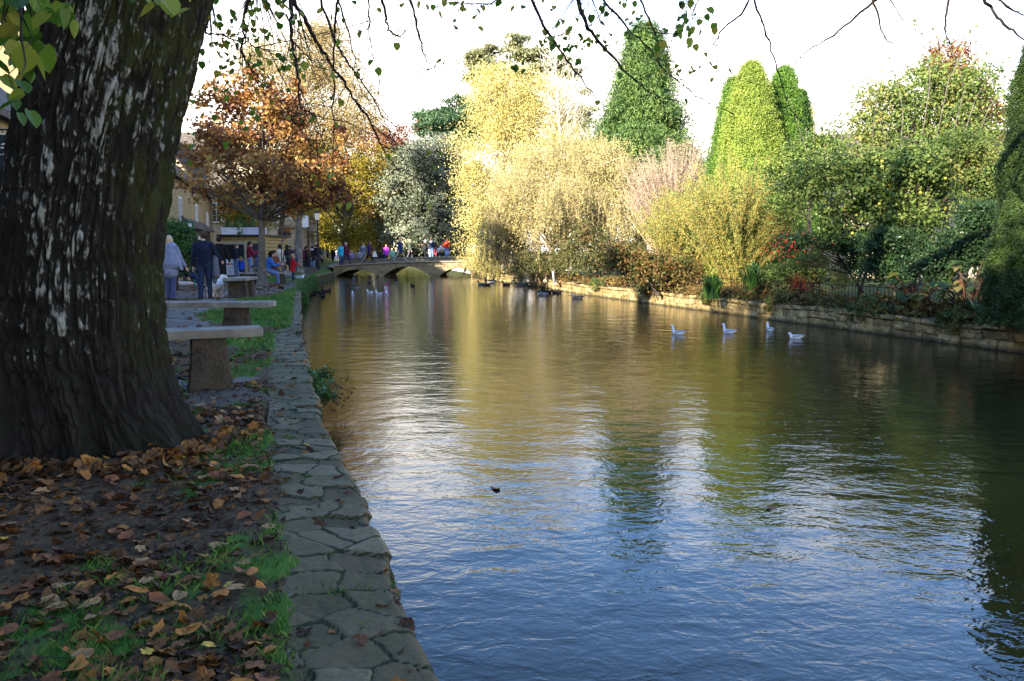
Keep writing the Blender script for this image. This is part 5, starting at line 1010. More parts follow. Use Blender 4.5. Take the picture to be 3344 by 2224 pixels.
c=P(598,775,27); r0=empty('notice_board',(c[0],c[1],0),R(15),'white notice in a green frame half hidden by the bush','sign'); MB().box([0,0,c[2]],[.6,.04,.95]).build('panel',plain((.72,.75,.72),.5,'notice'),r0,world=False); q=MB()
for x in(-.32,.32): q.box([x,-.01,c[2]],[.05,.06,1.05]); 
q.box([0,-.01,c[2]+.5],[.66,.06,.05]); q.box([.3,.03,c[2]/2],[.05,.05,c[2]]); q.build('frame',plain((.02,.13,.10),.4,'green frame'),r0,world=False)
c=P(996,722,58); r0=empty('white_sign',(c[0],c[1],.3),R(8),'plain white sunlit sign board on a post in front of the bay window house','sign'); MB().box([0,0,c[2]-.3],[.48,.05,.9]).build('panel',plain((.8,.8,.8),.5,'white board'),r0,world=False); MB().tube([[.22,.03,0],[.22,.03,c[2]+.3]],.03,6).build('post',BLK,r0,world=False)
def bush(label,c,rx,ry,rz_,mt,n,ls,seed):
    r0=empty('bush',(c[0],c[1],0),0,label,'bush'); fl=MB(); foliage(fl,[[c[0],c[1],c[2],rx,ry,rz_]],n,30,.12,ls,np.random.default_rng(seed),up=.4,outw=1.2); fl.build('crown',mt,r0); MB().tube([[c[0],c[1],-.05],[c[0],c[1],c[2]]],.06,6).build('trunk',bark_dark,r0)
c=P(570,785,25); bush('dark glossy evergreen bush just right of the big trunk',[c[0],c[1],1.45],.62,.6,.85,M_ivy,260,.10,9)
# low rubble wall by the path
c0=G(628,925); c1=G(700,918); r0=empty('low_wall',(c0[0],c0[1],0),0,'low mossy rubble wall at the edge of the path behind the man in navy','wall'); q=MB(); roughbox(q,[(c0[0]+c1[0])/2,(c0[1]+c1[1])/2],2.0,.5,-.05,.48,math.atan2(c1[1]-c0[1],c1[0]-c0[0]),1,1,3,13,.03,.1); q.build('stones',vary('mossy rubble',(.06,.055,.03),(.17,.14,.09),5),r0)
def lamp(label,px,yb,ytop,group='lamp posts by the bridge',z0=.25):
    c=G(px,yb,z0) ; zt=P(px,ytop,c[1])[2]; r0=empty('street_lamp',(c[0],c[1],z0),0,label,'lamp post',group); H=zt-z0
    MB().tube([[0,0,0],[0,0,.9],[0,0,.95],[0,0,H-.55]],[.12,.10,.06,.045],10).tube([[-.22,0,H-.75],[.22,0,H-.75]],.02,6).build('post',BLK,r0,world=False)
    l=MB(); l.box([0,0,H-.32],[.20,.20,.42],tz=(1.5,1.5)); l.build('lantern',plain((.75,.62,.42),.3,'lantern glass'),r0,world=False); k=MB(); k.box([0,0,H-.06],[.34,.34,.12],tz=(.4,.4)).box([0,0,H-.54],[.2,.2,.04]); k.build('cap',BLK,r0,world=False)
lamp('tall black lamp post at the left end of the bridge',1041,880,690); lamp('black lamp post further off among the yellow trees',1169,862,738)
c=G(1016,883); r0=empty('litter_bin',(c[0],c[1],.15),0,'dark hooded litter bin at the foot of the mottled tree','bin'); q=MB(); q.box([0,0,.38],[.50,.50,.80],tz=(1.12,1.12)); q.build('body',plain((.035,.036,.04),.5,'bin plastic'),r0,world=False); MB().box([0,0,.86],[.64,.64,.13],tz=(.7,.7)).build('hood',plain((.06,.065,.07),.5,'hood plastic'),r0,world=False); MB().box([.12,-.29,.62],[.16,.02,.14]).build('label_plate',plain((.6,.6,.6)),r0,world=False)
for i,(px,yb,yt) in enumerate(((1060,864,838),(1078,861,826),(1104,852,825))):
    c=G(px,yb,.3); s=FPX/c[1]; r0=empty('bollard',(c[0],c[1],.28),0,'pale square wooden bollard by the bridge end, '+('leftmost and darkest','in the middle of the three','rightmost of the three')[i],'bollard','wooden bollards'); h=(yb-yt)/s; MB().box([0,0,h/2],[.17,.17,h]).build('post',plain(((.22,.17,.11),(.52,.44,.32),(.52,.44,.32))[i],.8,'post wood'),r0,world=False); MB().box([0,0,h+.03],[.19,.19,.06],tz=(.3,.3)).build('cap',plain((.3,.25,.17)),r0,world=False)
# young tree with stake
rt=bare('sapling','slender staked young tree between the seated people and the boy in red',37,925,912,918,690,9,1.3,bark_grey,77,.045,.25,0,6); q=MB(); c,_=blobpts(blob_px(37,[(905,720,40,25),(960,745,40,20)]),60,np.random.default_rng(1)); v,f=leafquads(c,.12,np.random.default_rng(1)); q.add(v,f,0,rng.random(60)); q.build('leaves',M_maple,rt); l=np.array(rt.location); MB().box([.08,0,.6],[.05,.05,1.3]).build('stake',bark_grey,rt,world=False)
# cars beyond the bridge
def car(label,px,yb,d,rz,col):
    z0=P(px,yb,d)[2]; c=P(px,yb,d); r0=empty('parked_car',(c[0],c[1],z0),rz,label,'car','cars parked beyond the bridge')
    prof=[(-2.0,.35),(-2.05,.7),(-1.9,.95),(-1.3,1.02),(-.8,1.42),(.5,1.46),(1.2,1.02),(1.85,.88),(2.05,.65),(2.0,.35)]
    q=MB(); n=len(prof); V=[[x,-.82+(.12 if z>1.1 else 0),z] for x,z in prof]+[[x,.82-(.12 if z>1.1 else 0),z] for x,z in prof]; q.add(V,[[i,i+1,n+i+1,n+i] for i in range(n-1)]); q.add(V,[[0,9,8,1],[1,8,7,2],[2,7,6,3],[3,6,5,4]]); q.add(V,[[10,11,18,19],[11,12,17,18],[12,13,16,17],[13,14,15,16]]); q.build('body',plain(col,.25,'car paint'),r0,world=False)
    g=MB()
    for s_ in(-1,1): g.add([[-1.15,.81*s_,1.03],[-.75,.72*s_,1.37],[.45,.72*s_,1.40],[1.0,.81*s_,1.03]],[[0,1,2,3]])
    g.add([[-1.32,-.65,1.06],[-1.32,.65,1.06],[-.87,.6,1.39],[-.87,-.6,1.39]],[[0,1,2,3]]); g.add([[1.17,-.68,1.06],[1.17,.68,1.06],[.57,.6,1.43],[.57,-.6,1.43]],[[0,1,2,3]]); g.build('windows',GL,r0,world=False)
    for x in(-1.25,1.25):
        for y in(-.78,.78): MB().tube([[x,y-.09,.31],[x,y+.09,.31]],.31,14).build('wheel',BLK,r0,world=False)
    for y in(-.6,.6): MB().box([-2.03,y,.78],[.05,.22,.12]).build('tail_light',plain((.4,.02,.02),.3,'red lens'),r0,world=False)
    MB().box([-2.06,0,.62],[.03,.5,.11]).build('number_plate',plain((.6,.45,.05)),r0,world=False)
car('silver car parked beyond the bridge, left one of those behind the red jacket',1476,838,84,R(160),(.45,.46,.48)); car('dark blue car seen from behind beyond the right end of the bridge',1512,836,88,R(85),(.03,.035,.07)); car('white car at the right end of the row beyond the bridge',1548,838,92,R(15),(.6,.6,.62))
# ================= people =================
def capsule(mb,a,b,ra,rb,lat=(1,0,0),fa=1.,fb=None,k=12):
    "tapered capsule; cross-section stretched by fa along lat"
    a=np.array(a,float); b=np.array(b,float); fb=fa if fb is None else fb; t=b-a; L=np.linalg.norm(t)+1e-9; t/=L; lat=np.array(lat,float); u=lat-t*lat.dot(t); nu=np.linalg.norm(u); u=u/nu if nu>.1 else np.cross(t,[0,1,0]); u/=np.linalg.norm(u); w_=np.cross(t,u)
    pts=[];rr=[];ff=[]
    for q in np.linspace(-1,0,4)[0:]: pts.append(a+t*ra*math.sin(q*math.pi/2)); rr.append(max(ra*math.cos(q*math.pi/2),.001)); ff.append(fa)
    for q in (.33,.66): pts.append(a+(b-a)*q); rr.append(ra+(rb-ra)*q); ff.append(fa+(fb-fa)*q)
    for q in np.linspace(0,1,4): pts.append(b+t*rb*math.sin(q*math.pi/2)); rr.append(max(rb*math.cos(q*math.pi/2),.001)); ff.append(fb)
    th=np.arange(k)/k*2*math.pi; V=np.array([p+r_*(f_*math.cos(x)*u+math.sin(x)*w_) for p,r_,f_ in zip(pts,rr,ff) for x in th]); n=len(pts)
    i=np.arange(n-1)[:,None]*k; j=np.arange(k)[None]; F=np.stack([i+j,i+k+j,i+k+(j+1)%k,i+(j+1)%k],-1).reshape(-1,4); mb.add(V,F); mb.add(V[:k],[list(range(k))][:1] if 0 else [[0,m_,m_+1] for m_ in range(1,k-1)]); mb.add(V[-k:],[[0,m_+1,m_] for m_ in range(1,k-1)])
def fused(name,mb,mat,parent,vox=.016,smooth=4):
    o=mb.build(name,mat,parent,True,world=False); md=o.modifiers.new('r','REMESH'); md.mode='VOXEL'; md.voxel_size=vox; md.use_smooth_shade=True; s=o.modifiers.new('s','SMOOTH'); s.iterations=smooth; s.factor=.5; return o
SK=plain((.50,.30,.21),.6,'skin'); SKD=plain((.34,.19,.12),.6,'tanned skin')
_cm={}
def cloth(c):
    k=tuple(c)
    if k not in _cm: _cm[k]=vary('cloth',tuple(v*.75 for v in c),tuple(min(v*1.15,1) for v in c),9,.9,.5,.01)
    return _cm[k]
def dirv(p,yaw=0): # swing angle p forward(+y) from straight down, sideways s
    return np.array([0,math.sin(R(p)),-math.cos(R(p))])
def person(label,loc,h,yaw,top,leg,hair,thigh=(0,0),shin=(0,0),arm=((5,12,8),(5,12,8)),coat=0,long=0,shoes=(.03,.03,.03),head=0,sit=None,lean=0,bulk=1.,skirt=0,bare=0,hood=None,child=0,group=None,bag=None,vox=.016,skin=None):
    """arm: (swing, elbow bend, out) for left,right ; yaw degrees, 0 = back to the viewer; head: extra head turn"""
    root=empty('person',loc,R(yaw),label,'person',group); H=h; K=1.16 if child else 1.
    skin=skin or SK; hipz=.525*H if not child else .49*H; ll=.245*H if not child else .23*H
    hip=np.array([0,0,hipz]); 
    if sit is not None: hip[2]=sit+.07*H/1.7
    lv=np.array([0,math.sin(R(lean)),math.cos(R(lean))]); waist=hip+lv*.08*H; chest=hip+lv*.20*H; neck=hip+lv*.295*H; hc=neck+lv*(.085*H*K)+np.array([0,.012*H,0]); hr=.058*H*K
    body=MB(); tp=MB(); lg=MB(); sh=MB(); B=bulk; X=(1,0,0)
    capsule(body,hip,waist,.070*H*B,.066*H*B,X,1.25); capsule(body,waist,chest,.066*H*B,.075*H*B,X,1.25,1.35); capsule(body,chest,neck-lv*.03*H,.072*H*B,.045*H,X,1.35,1.9); capsule(body,neck-lv*.02*H,neck+lv*.04*H,.030*H,.029*H)
    g=.010*H+.004
    capsule(tp,hip+lv*(.02*H),waist,.068*H*B+g,.068*H*B+g,X,1.25); capsule(tp,waist,chest,.068*H*B+g,.076*H*B+g,X,1.25,1.35); capsule(tp,chest,neck-lv*.03*H,.074*H*B+g,.047*H+g,X,1.35,1.85); capsule(tp,neck-lv*.02*H,neck-lv*.0*H,.038*H+g*.4,.034*H+g*.3)
    if coat: capsule(tp,hip+lv*.05*H,hip-np.array([0,0,coat*H]),.070*H*B+g,.085*H*B+g,X,1.25,1.2)
    # head, turned on the neck
    ht=R(head); cs,sn=math.cos(ht),math.sin(ht); rot=lambda v:np.array([v[0]*cs-v[1]*sn,v[0]*sn+v[1]*cs,v[2]])
    capsule(body,hc+rot(np.array([0,-.012*H*K,.012*H])),hc+rot(np.array([0,.018*H*K,-.020*H])),hr,hr*.80,rot(np.array([1.,0,0])),.86)
    capsule(body,hc+rot([0,hr*1.0,-.0*H]),hc+rot([0,hr*1.22,-.016*H]),.007*H,.011*H); capsule(body,hc+rot([0,hr*.62,-.040*H]),hc+rot([0,hr*.80,-.043*H]),.020*H,.016*H)
    for s in(-1,1): capsule(body,hc+rot([s*hr*.88,-.0,.004*H]),hc+rot([s*hr*.90,-.002,-.014*H]),.010*H,.007*H)
    sl=.095*H*(B**.5)
    for i,s in enumerate((-1,1)):
        hp=hip+np.array([s*.050*H,0,-.01]); kn=hp+dirv(thigh[i])*ll*1.02; an=kn+dirv(shin[i])*ll*.97; 
        if sit is not None or thigh[i]==shin[i]==0: pass
        capsule(body,hp,kn,.052*H*B**.7,.034*H,X,1.05); capsule(body,kn,an,.034*H,.021*H); ft=R(min(0,shin[i])*.9); fd=np.array([s*.15,math.cos(ft),math.sin(ft)]); capsule(body,an,an+fd*.075*H+[0,0,-.015*H],.024*H,.018*H)
        if not bare: capsule(lg,hp+[0,0,.01*H],kn,.055*H*B**.7+.006,.040*H+.003,X,1.05); capsule(lg,kn,an+(kn-an)*.04,.041*H+.003,.030*H+.003)
        capsule(sh,an+[0,-.01*H,-.012*H],an+fd*.078*H+[0,0,-.018*H],.027*H,.022*H,X,1.1)
        sw,el,out=arm[i]; so_=neck+np.array([s*sl*1.12,0,-.035*H*1.0]); ud=dirv(sw); ud=ud+np.array([s*math.sin(R(out)),0,0]); ud/=np.linalg.norm(ud); eb=so_+ud*.165*H; fdv=dirv(sw+el)+np.array([s*math.sin(R(out))*(-.6 if el>50 else .6),0,0]); fdv/=np.linalg.norm(fdv); wr=eb+fdv*.145*H
        capsule(body,so_,eb,.030*H,.023*H); capsule(body,eb,wr,.023*H,.015*H); capsule(body,wr,wr+fdv*.045*H,.014*H,.019*H,X,.7)
        sd=np.cross(fdv,[1,0,0]) if abs(fdv[0])<.9 else np.array([0,1,0]); sd/=np.linalg.norm(sd)+1e-9
        for q,(o_,l_) in enumerate(((-.016,.032),(-.005,.040),(.006,.038),(.016,.030))): p0=wr+fdv*.052*H+sd*o_*H; p1=p0+fdv*l_*.55*H; p2=p1+(fdv*.8-np.array([s*.5,0,0]))*l_*.5*H; capsule(body,p0,p1,.0062*H,.0056*H,k=6); capsule(body,p1,p2,.0056*H,.0048*H,k=6)
        p0=wr+fdv*.022*H+sd*.014*H; p1=p0+(fdv*.5+sd*.8)*.026*H; capsule(body,p0,p1,.0075*H,.006*H,k=6); capsule(body,p1,p1+fdv*.018*H,.006*H,.005*H,k=6)
        capsule(tp,so_+[0,0,.0],eb,.036*H+g*.6,.029*H+g*.5); capsule(tp,eb,wr-fdv*.012*H,.029*H+g*.5,.022*H+g*.4)
        capsule(tp,neck-lv*.045*H,so_,.05*H+g*.4,.036*H+g*.5)
    if not bare: capsule(lg,hip+[0,0,.02*H],hip-[0,0,.01],.072*H*B+.006,.070*H*B+.006,X,1.22)
    if skirt: capsule(lg,hip+[0,0,.02*H],hip-[0,0,skirt*H],.075*H,.10*H,X,1.2)
    fused('body',body,skin,root,vox*.75,3); fused('top',tp,cloth(top),root,vox,3)
    if lg.v: fused('trousers' if not bare else 'skirt',lg,cloth(leg),root,vox,3)
    fused('shoes',sh,cloth(shoes),root,vox*.8,2)
    hm=MB(); capsule(hm,hc+rot([0,-.022*H*K,.018*H]),hc+rot([0,-.004*H,.026*H*K]),hr*1.03,hr*.98,rot(np.array([1.,0,0])),.92)
    if long:
        capsule(hm,hc+rot([0,-.025*H,.01*H]),hc+rot([0,-.050*H,-long*H]),hr*.95,hr*.62,X,1.15)
        for s in(-1,1): capsule(hm,hc+rot([s*hr*.80,-.005*H,.01*H]),hc+rot([s*hr*.85,-.01*H,-long*.8*H]),hr*.42,hr*.25)
    fused('hair',hm,cloth(hair),root,vox*.8,3)
    ey=MB()
    for s in(-1,1): p0=hc+rot([s*hr*.36,hr*.84,.004*H]); ey.tube([p0,p0+rot([0,.006*H,0])],[.0075*H,.004*H],6)
    ey.build('eyes',plain((.03,.02,.015),.3,'eye'),root,world=False); mo=MB(); p0=hc+rot([0,hr*.93,-.034*H]); mo.box(p0,[.026*H,.010*H,.006*H],rz=ht); mo.build('mouth',plain((.35,.12,.10)),root,world=False)
    if hood is not None: hd=MB(); capsule(hd,neck+[-.05*H,-.045*H,-.005*H],neck+[.05*H,-.045*H,-.005*H],.030*H,.030*H); capsule(hd,neck+[0,-.05*H,-.0*H],neck+[0,-.062*H,-.05*H],.036*H,.02*H,X,1.5); fused('hood',hd,cloth(hood),root,vox)
    return root
def at(px,yf,z=0.): return G(px,yf,z)
N=(.012,.016,.035); JN=(.05,.08,.16); JL=(.16,.22,.34); BK=(.012,.012,.014); GY=(.14,.15,.17); BR=(.05,.03,.02); BH=(.02,.014,.010); BL=(.42,.33,.2)
W1=dict(thigh=(-16,22),shin=(-30,12)); W2=dict(thigh=(22,-14),shin=(8,-32)); S0=dict(thigh=(1,-1),shin=(-1,-2))
def put(px,yf,h,lab,yaw,top,leg,hair,z=None,**k):
    z=z if z is not None else 0.; c=at(px,yf,z); loc=(c[0],c[1],z+.012*h); return person(lab,loc,h,yaw,top,leg,hair,**k)
# near pair
p=put(560,983,1.68,'blonde woman in a loose grey-blue shawl and jeans, half hidden by the big trunk',-12,(.19,.21,.30),(.06,.08,.17),BL,coat=.10,long=.15,bulk=1.12,arm=((12,30,18),(10,20,22)),vox=.012,**S0)
sm=MB(); capsule(sm,[0,0,1.36],[0,.0,.92],.14,.20,(1,0,0),1.6,1.55); capsule(sm,[.12,0,1.3],[.33,.0,.80],.10,.05,(0,1,0),1.2); fused('shawl',sm,cloth((.20,.22,.31)),p,.014)
p=put(672,981,1.80,'man in navy jumper and dark jeans walking away with a grey coat over his arm',4,N,(.020,.030,.062),BR,arm=((2,8,14),(18,40,20)),head=48,vox=.011,thigh=(-4,9),shin=(-12,2))
cm=MB(); capsule(cm,[.25,.10,1.10],[.27,.06,.62],.075,.10,(0,1,0),1.25); capsule(cm,[.27,.06,.9],[.24,.03,.45],.05,.05,(0,1,0),1.2); fused('carried_coat',cm,cloth((.085,.095,.11)),p,.014)
cl=MB(); capsule(cl,[0,-.0,1.535],[0,.01,1.55],.055,.05); fused('collar',cl,cloth((.5,.5,.52)),p,.012)
put(722,938,1.84,'man in a black jacket and black trousers walking away beside the white dog',2,BK,BK,BH,arm=((-8,8,14),(8,10,14)),vox=.013,thigh=(10,-8),shin=(2,-16))
put(774,905,1.74,'balding man in a dark jacket with a white sleeve badge queueing at the kiosk',-20,(.02,.024,.032),JL,(.10,.08,.06),arm=((15,50,6),(10,30,8)),head=-30,bulk=1.08,**S0)
put(789,907,1.08,'small child in a bright blue hooded coat',-10,(.02,.07,.42),BK,(.22,.13,.06),child=1,coat=.10,head=-40,hood=(.12,.10,.08),**S0)
put(802,899,1.66,'grey-jacketed person standing in the kiosk queue behind the blue-coated child',15,GY,(.03,.035,.05),BH,bulk=1.1,**S0)
put(819,905,1.84,'man in a maroon hooded sweatshirt and pale blue jeans eating as he stands',-62,(.19,.02,.035),(.20,.26,.40),BH,arm=((30,85,5),(25,90,5)),bulk=1.12,hood=(.16,.02,.03),shoes=(.5,.5,.5),**S0)
put(834,900,1.75,'man in a blue-grey gilet standing with his back turned behind the maroon sweatshirt',5,(.12,.16,.22),(.05,.08,.16),(.04,.045,.06),bulk=1.15,**S0)
put(846,897,1.6,'dark-haired person in navy standing right behind the maple trunk',-30,(.02,.03,.06),(.03,.04,.08),BH,**S0)
# seated group on the bench under the maple
def sitp(px,ys,d,h,lab,yaw,top,leg,hair,**k):
    c=P(px,ys,d); return person(lab,(c[0],c[1],0),h,yaw,top,leg,hair,sit=.50,**k)
sitp(872,888,30.5,1.68,'woman in a bright blue denim jacket sitting on the bench looking at a phone',-78,(.04,.13,.42),(.10,.17,.33),BH,thigh=(76,70),shin=(-6,4),arm=((28,75,2),(30,70,2)),lean=16,long=.08,shoes=(.05,.08,.3),hood=(.15,.25,.3))
sitp(855,888,30.9,1.62,'person in patterned blue on the bench, mostly hidden by the maple trunk',60,(.07,.10,.25),(.05,.07,.14),BH,thigh=(74,74),shin=(0,6),arm=((20,60,2),(20,60,2)),lean=5)
sitp(896,884,31.5,1.70,'long-haired woman in a rust-brown coat sitting at the right end of the bench',-120,(.15,.055,.028),(.03,.04,.07),(.04,.022,.014),thigh=(60,66),shin=(-2,4),arm=((25,70,2),(25,80,2)),long=.16,coat=.05,shoes=(.4,.36,.34))
put(917,908,1.68,'woman in a cream sweater with a cream bag and light blue trousers',70,(.55,.47,.38),(.22,.28,.45),BH,thigh=(26,-12),shin=(10,-26),arm=((30,85,4),(20,85,4)),long=.03,bag=1,shoes=(.35,.3,.25))
c=at(921,908); r0=empty('handbag',(c[0]+.12,c[1]-.22,.78),R(20),'cream handbag with a dark round badge held by the woman in the cream sweater','bag'); MB().box([0,0,.16],[.30,.10,.30],tz=(.8,.8)).build('bag_body',plain((.55,.48,.36)),r0,world=False); MB().tube([[-.1,0,.3],[-.05,0,.52],[.05,0,.52],[.1,0,.3]],.01,5).build('strap',plain((.4,.34,.25)),r0,world=False); MB().tube([[0,-.055,.15],[0,-.062,.15]],.05,10).build('badge',BLK,r0,world=False)
put(939,898,1.72,'woman with long black hair and a black coat facing left behind the sapling',80,BK,(.02,.02,.03),BH,coat=.10,long=.14,thigh=(12,-14),shin=(4,-22),arm=((20,70,4),(15,60,4)),shoes=(.06,.03,.02))
put(904,896,1.80,'dark-haired man in a brown jacket facing the viewer behind the seated women',170,(.11,.07,.045),(.03,.04,.07),BH,**S0)
put(874,898,1.70,'woman with dark glasses standing behind the bench, right of the maple trunk',165,(.02,.025,.04),(.03,.04,.07),BH,long=.10,**S0)
put(887,892,1.66,'boyish figure with short black hair behind the bench',150,(.05,.05,.06),(.03,.04,.07),BH,**S0)
put(958,920,1.22,'little blond boy in a red coat holding something on the grass by the river',-65,(.50,.015,.02),(.03,.04,.09),(.38,.25,.12),child=1,coat=.10,arm=((20,70,4),(25,70,4)),hood=(.08,.08,.12),head=-10,shoes=(.1,.1,.1),**S0)
put(964,893,1.5,'girl in a grey jacket behind the boy in red',-20,(.10,.10,.13),(.04,.04,.07),(.10,.05,.03),long=.06,**S0)
# group by the bin
put(998,878,1.6,'person in black partly hidden by the mottled tree trunk',30,BK,BK,BH,z=.12,**S0)
put(1010,879,1.64,'brown-haired woman in a dark fur-trimmed jacket behind the litter bin',-60,(.06,.045,.035),(.03,.03,.04),(.14,.07,.035),z=.12,long=.05,**S0)
put(1022,878,1.68,'person in a black coat with a white hood and pale jeans beside the bin',-8,BK,(.16,.22,.36),BH,z=.12,coat=.12,hood=(.45,.5,.65),shoes=(.4,.4,.42),**S0)
put(1037,877,1.80,'broad man in a black coat by the lamp post',-30,BK,(.03,.04,.08),BH,z=.12,coat=.06,bulk=1.2,arm=((20,60,14),(15,50,16)),**S0)
put(1030,871,1.76,'man whose reddish face shows between the two black coats by the lamp post',175,(.05,.05,.07),(.03,.03,.05),(.05,.03,.02),z=.15,**S0)
put(1057,868,1.62,'woman in a long pale cardigan and dark trousers left of the bollards',12,(.55,.55,.50),(.03,.03,.04),(.35,.2,.1),z=.15,coat=.10,long=.05,**S0)
put(1088,862,1.6,'dark dressed woman with a white bag between two bollards',0,BK,BK,BH,z=.2,coat=.03,**S0)
# on and behind the bridge
def onb(px,d,h,lab,yaw,top,leg,hair,**k):
    x=(px-1672)/FPX*d; z=float(deck(np.array([x]))[0]); 
    if d>64.6: z=k.pop('zz',.5)
    else: k.pop('zz',0)
    if k.get('sitb'): k.pop('sitb'); k['sit']=.36
    return person(lab,(x,d,z+.012*h),h,yaw,top,leg,hair,vox=.02,**k)
onb(1117,63,1.72,'woman in a turquoise jacket facing away at the left end of the bridge',10,(.03,.42,.62),(.06,.10,.2),(.42,.28,.12),coat=.06,**S0)
onb(1133,59.3,1.70,'grey-haired woman in a maroon coat with a shoulder bag walking right over the bridge',-88,(.10,.015,.045),(.03,.035,.07),(.35,.33,.31),coat=.04,thigh=(26,-18),shin=(14,-30),arm=((10,30,6),(15,60,6)),bulk=1.1)
onb(1153,60.6,1.45,'fair-haired person in a lilac-grey top sitting on the parapet of the bridge',5,(.20,.16,.30),(.08,.12,.22),(.5,.33,.15),sitb=1,thigh=(80,80),shin=(0,0),arm=((15,30,10),(15,30,10)))
onb(1175,60.6,1.5,'bulky person in grey and white sitting hunched on the parapet',-10,(.18,.19,.22),(.08,.1,.16),(.07,.05,.04),sitb=1,thigh=(80,80),shin=(0,0),bulk=1.4,lean=16,hood=(.5,.5,.5))
onb(1190,63,1.66,'bare-legged girl in a grey coat with white fur hood on the bridge',0,(.12,.15,.21),(.12,.15,.21),(.45,.3,.18),skirt=.08,bare=1,coat=.12,hood=(.6,.58,.55),arm=((20,90,20),(20,90,20)),**S0)
onb(1209,59.3,1.70,'woman in a dark purple coat walking right over the bridge with a white carrier bag',-85,(.05,.02,.07),BK,(.05,.03,.02),coat=.13,thigh=(24,-20),shin=(12,-34),arm=((28,40,8),(5,20,6)),long=.05)
c=P(1224,828,59.2); r0=empty('carrier_bag',(c[0],c[1],c[2]-.25),0,'white carrier bag held by the woman in purple on the bridge','bag'); MB().box([0,0,.18],[.36,.14,.36],tz=(.45,.6)).build('bag_body',plain((.65,.65,.66)),r0,world=False); MB().tube([[-.05,0,.36],[0,0,.5],[.05,0,.36]],.012,5).build('handle',plain((.65,.65,.66)),r0,world=False)
onb(1264,64,1.45,'girl in a bright magenta jacket standing on the bridge',10,(.42,.05,.50),(.05,.03,.07),(.42,.22,.12),coat=.08,**S0)
onb(1283,60.7,1.4,'person in a mint green top sitting on the parapet right of the magenta jacket',10,(.20,.38,.27),(.2,.3,.3),(.5,.4,.28),sitb=1,thigh=(80,80),shin=(0,0))
onb(1296,61.0,1.45,'seated person in an olive-grey jacket beside the striding man in navy',-20,(.10,.11,.10),(.08,.08,.09),(.5,.42,.32),sitb=1,thigh=(80,80),shin=(0,0),hood=(.5,.5,.46))
onb(1309,59.2,1.80,'man in a navy anorak and khaki trousers striding right over the bridge',-88,(.02,.035,.11),(.30,.27,.21),(.22,.08,.04),coat=.08,thigh=(30,-26),shin=(20,-40),arm=((6,10,6),(-14,12,8)),bulk=1.15,hood=(.02,.035,.11),shoes=(.25,.23,.22))
onb(1247,63.5,1.3,'dark clothed person crouched with bags beside the magenta jacket',-30,BK,BK,BH,sit=.25,thigh=(80,80),shin=(-20,-20),lean=20)
onb(1341,64,1.80,'man in a dark green jacket walking right behind the parapet',-80,(.05,.065,.05),(.07,.07,.08),(.3,.22,.16),thigh=(20,-16),shin=(8,-26))
onb(1391,64,1.70,'person in black trousers with a white cap and white bundle beside the cedar boughs',60,(.03,.03,.03),BK,(.6,.6,.58),thigh=(-6,12),shin=(-22,-4),arm=((40,80,8),(40,80,8)))
onb(1412,63.5,1.84,'man in navy jacket and blue jeans on the bridge left of the red jacket',-25,(.015,.02,.05),(.12,.17,.30),(.35,.15,.08),hood=(.5,.5,.5),**S0)
onb(1403,64.2,1.2,'child in a pale top beside the man in the dark navy jacket',-10,(.55,.55,.5),(.2,.3,.45),(.4,.25,.15),child=1,**S0)
onb(1427,64.3,1.2,'child in a dark red coat on the right part of the bridge',20,(.35,.02,.04),(.03,.03,.04),BR,child=1,coat=.1,**S0)
onb(1461,63.8,1.78,'man in a bright red jacket and blue jeans on the right part of the bridge',40,(.62,.02,.015),(.08,.14,.34),(.5,.25,.12),arm=((30,60,6),(25,50,6)),**S0)
c=P(1440,833,64.2); r0=empty('pushchair',(c[0],c[1],float(deck(np.array([c[0]]))[0])),R(10),'pushchair with a white hood beside the man in the red jacket','pushchair'); MB().tube([[-.35,0,.5],[-.2,0,.85],[.1,0,.98],[.3,0,.85]],[.05,.16,.2,.08],8).build('hood',plain((.6,.6,.62)),r0,world=False); MB().box([0,0,.5],[.7,.4,.25]).build('seat',BLK,r0,world=False); q=MB().tube([[-.4,0,.1],[.3,0,.6],[.62,0,1.0]],.02,5).tube([[.4,0,.1],[-.2,0,.5]],.02,5); q.build('frame',plain((.4,.4,.42)),r0,world=False)
for x in(-.4,.4): MB().tube([[x,-.2,.12],[x,.2,.12]],.12,10).build('wheel',BLK,r0,world=False)
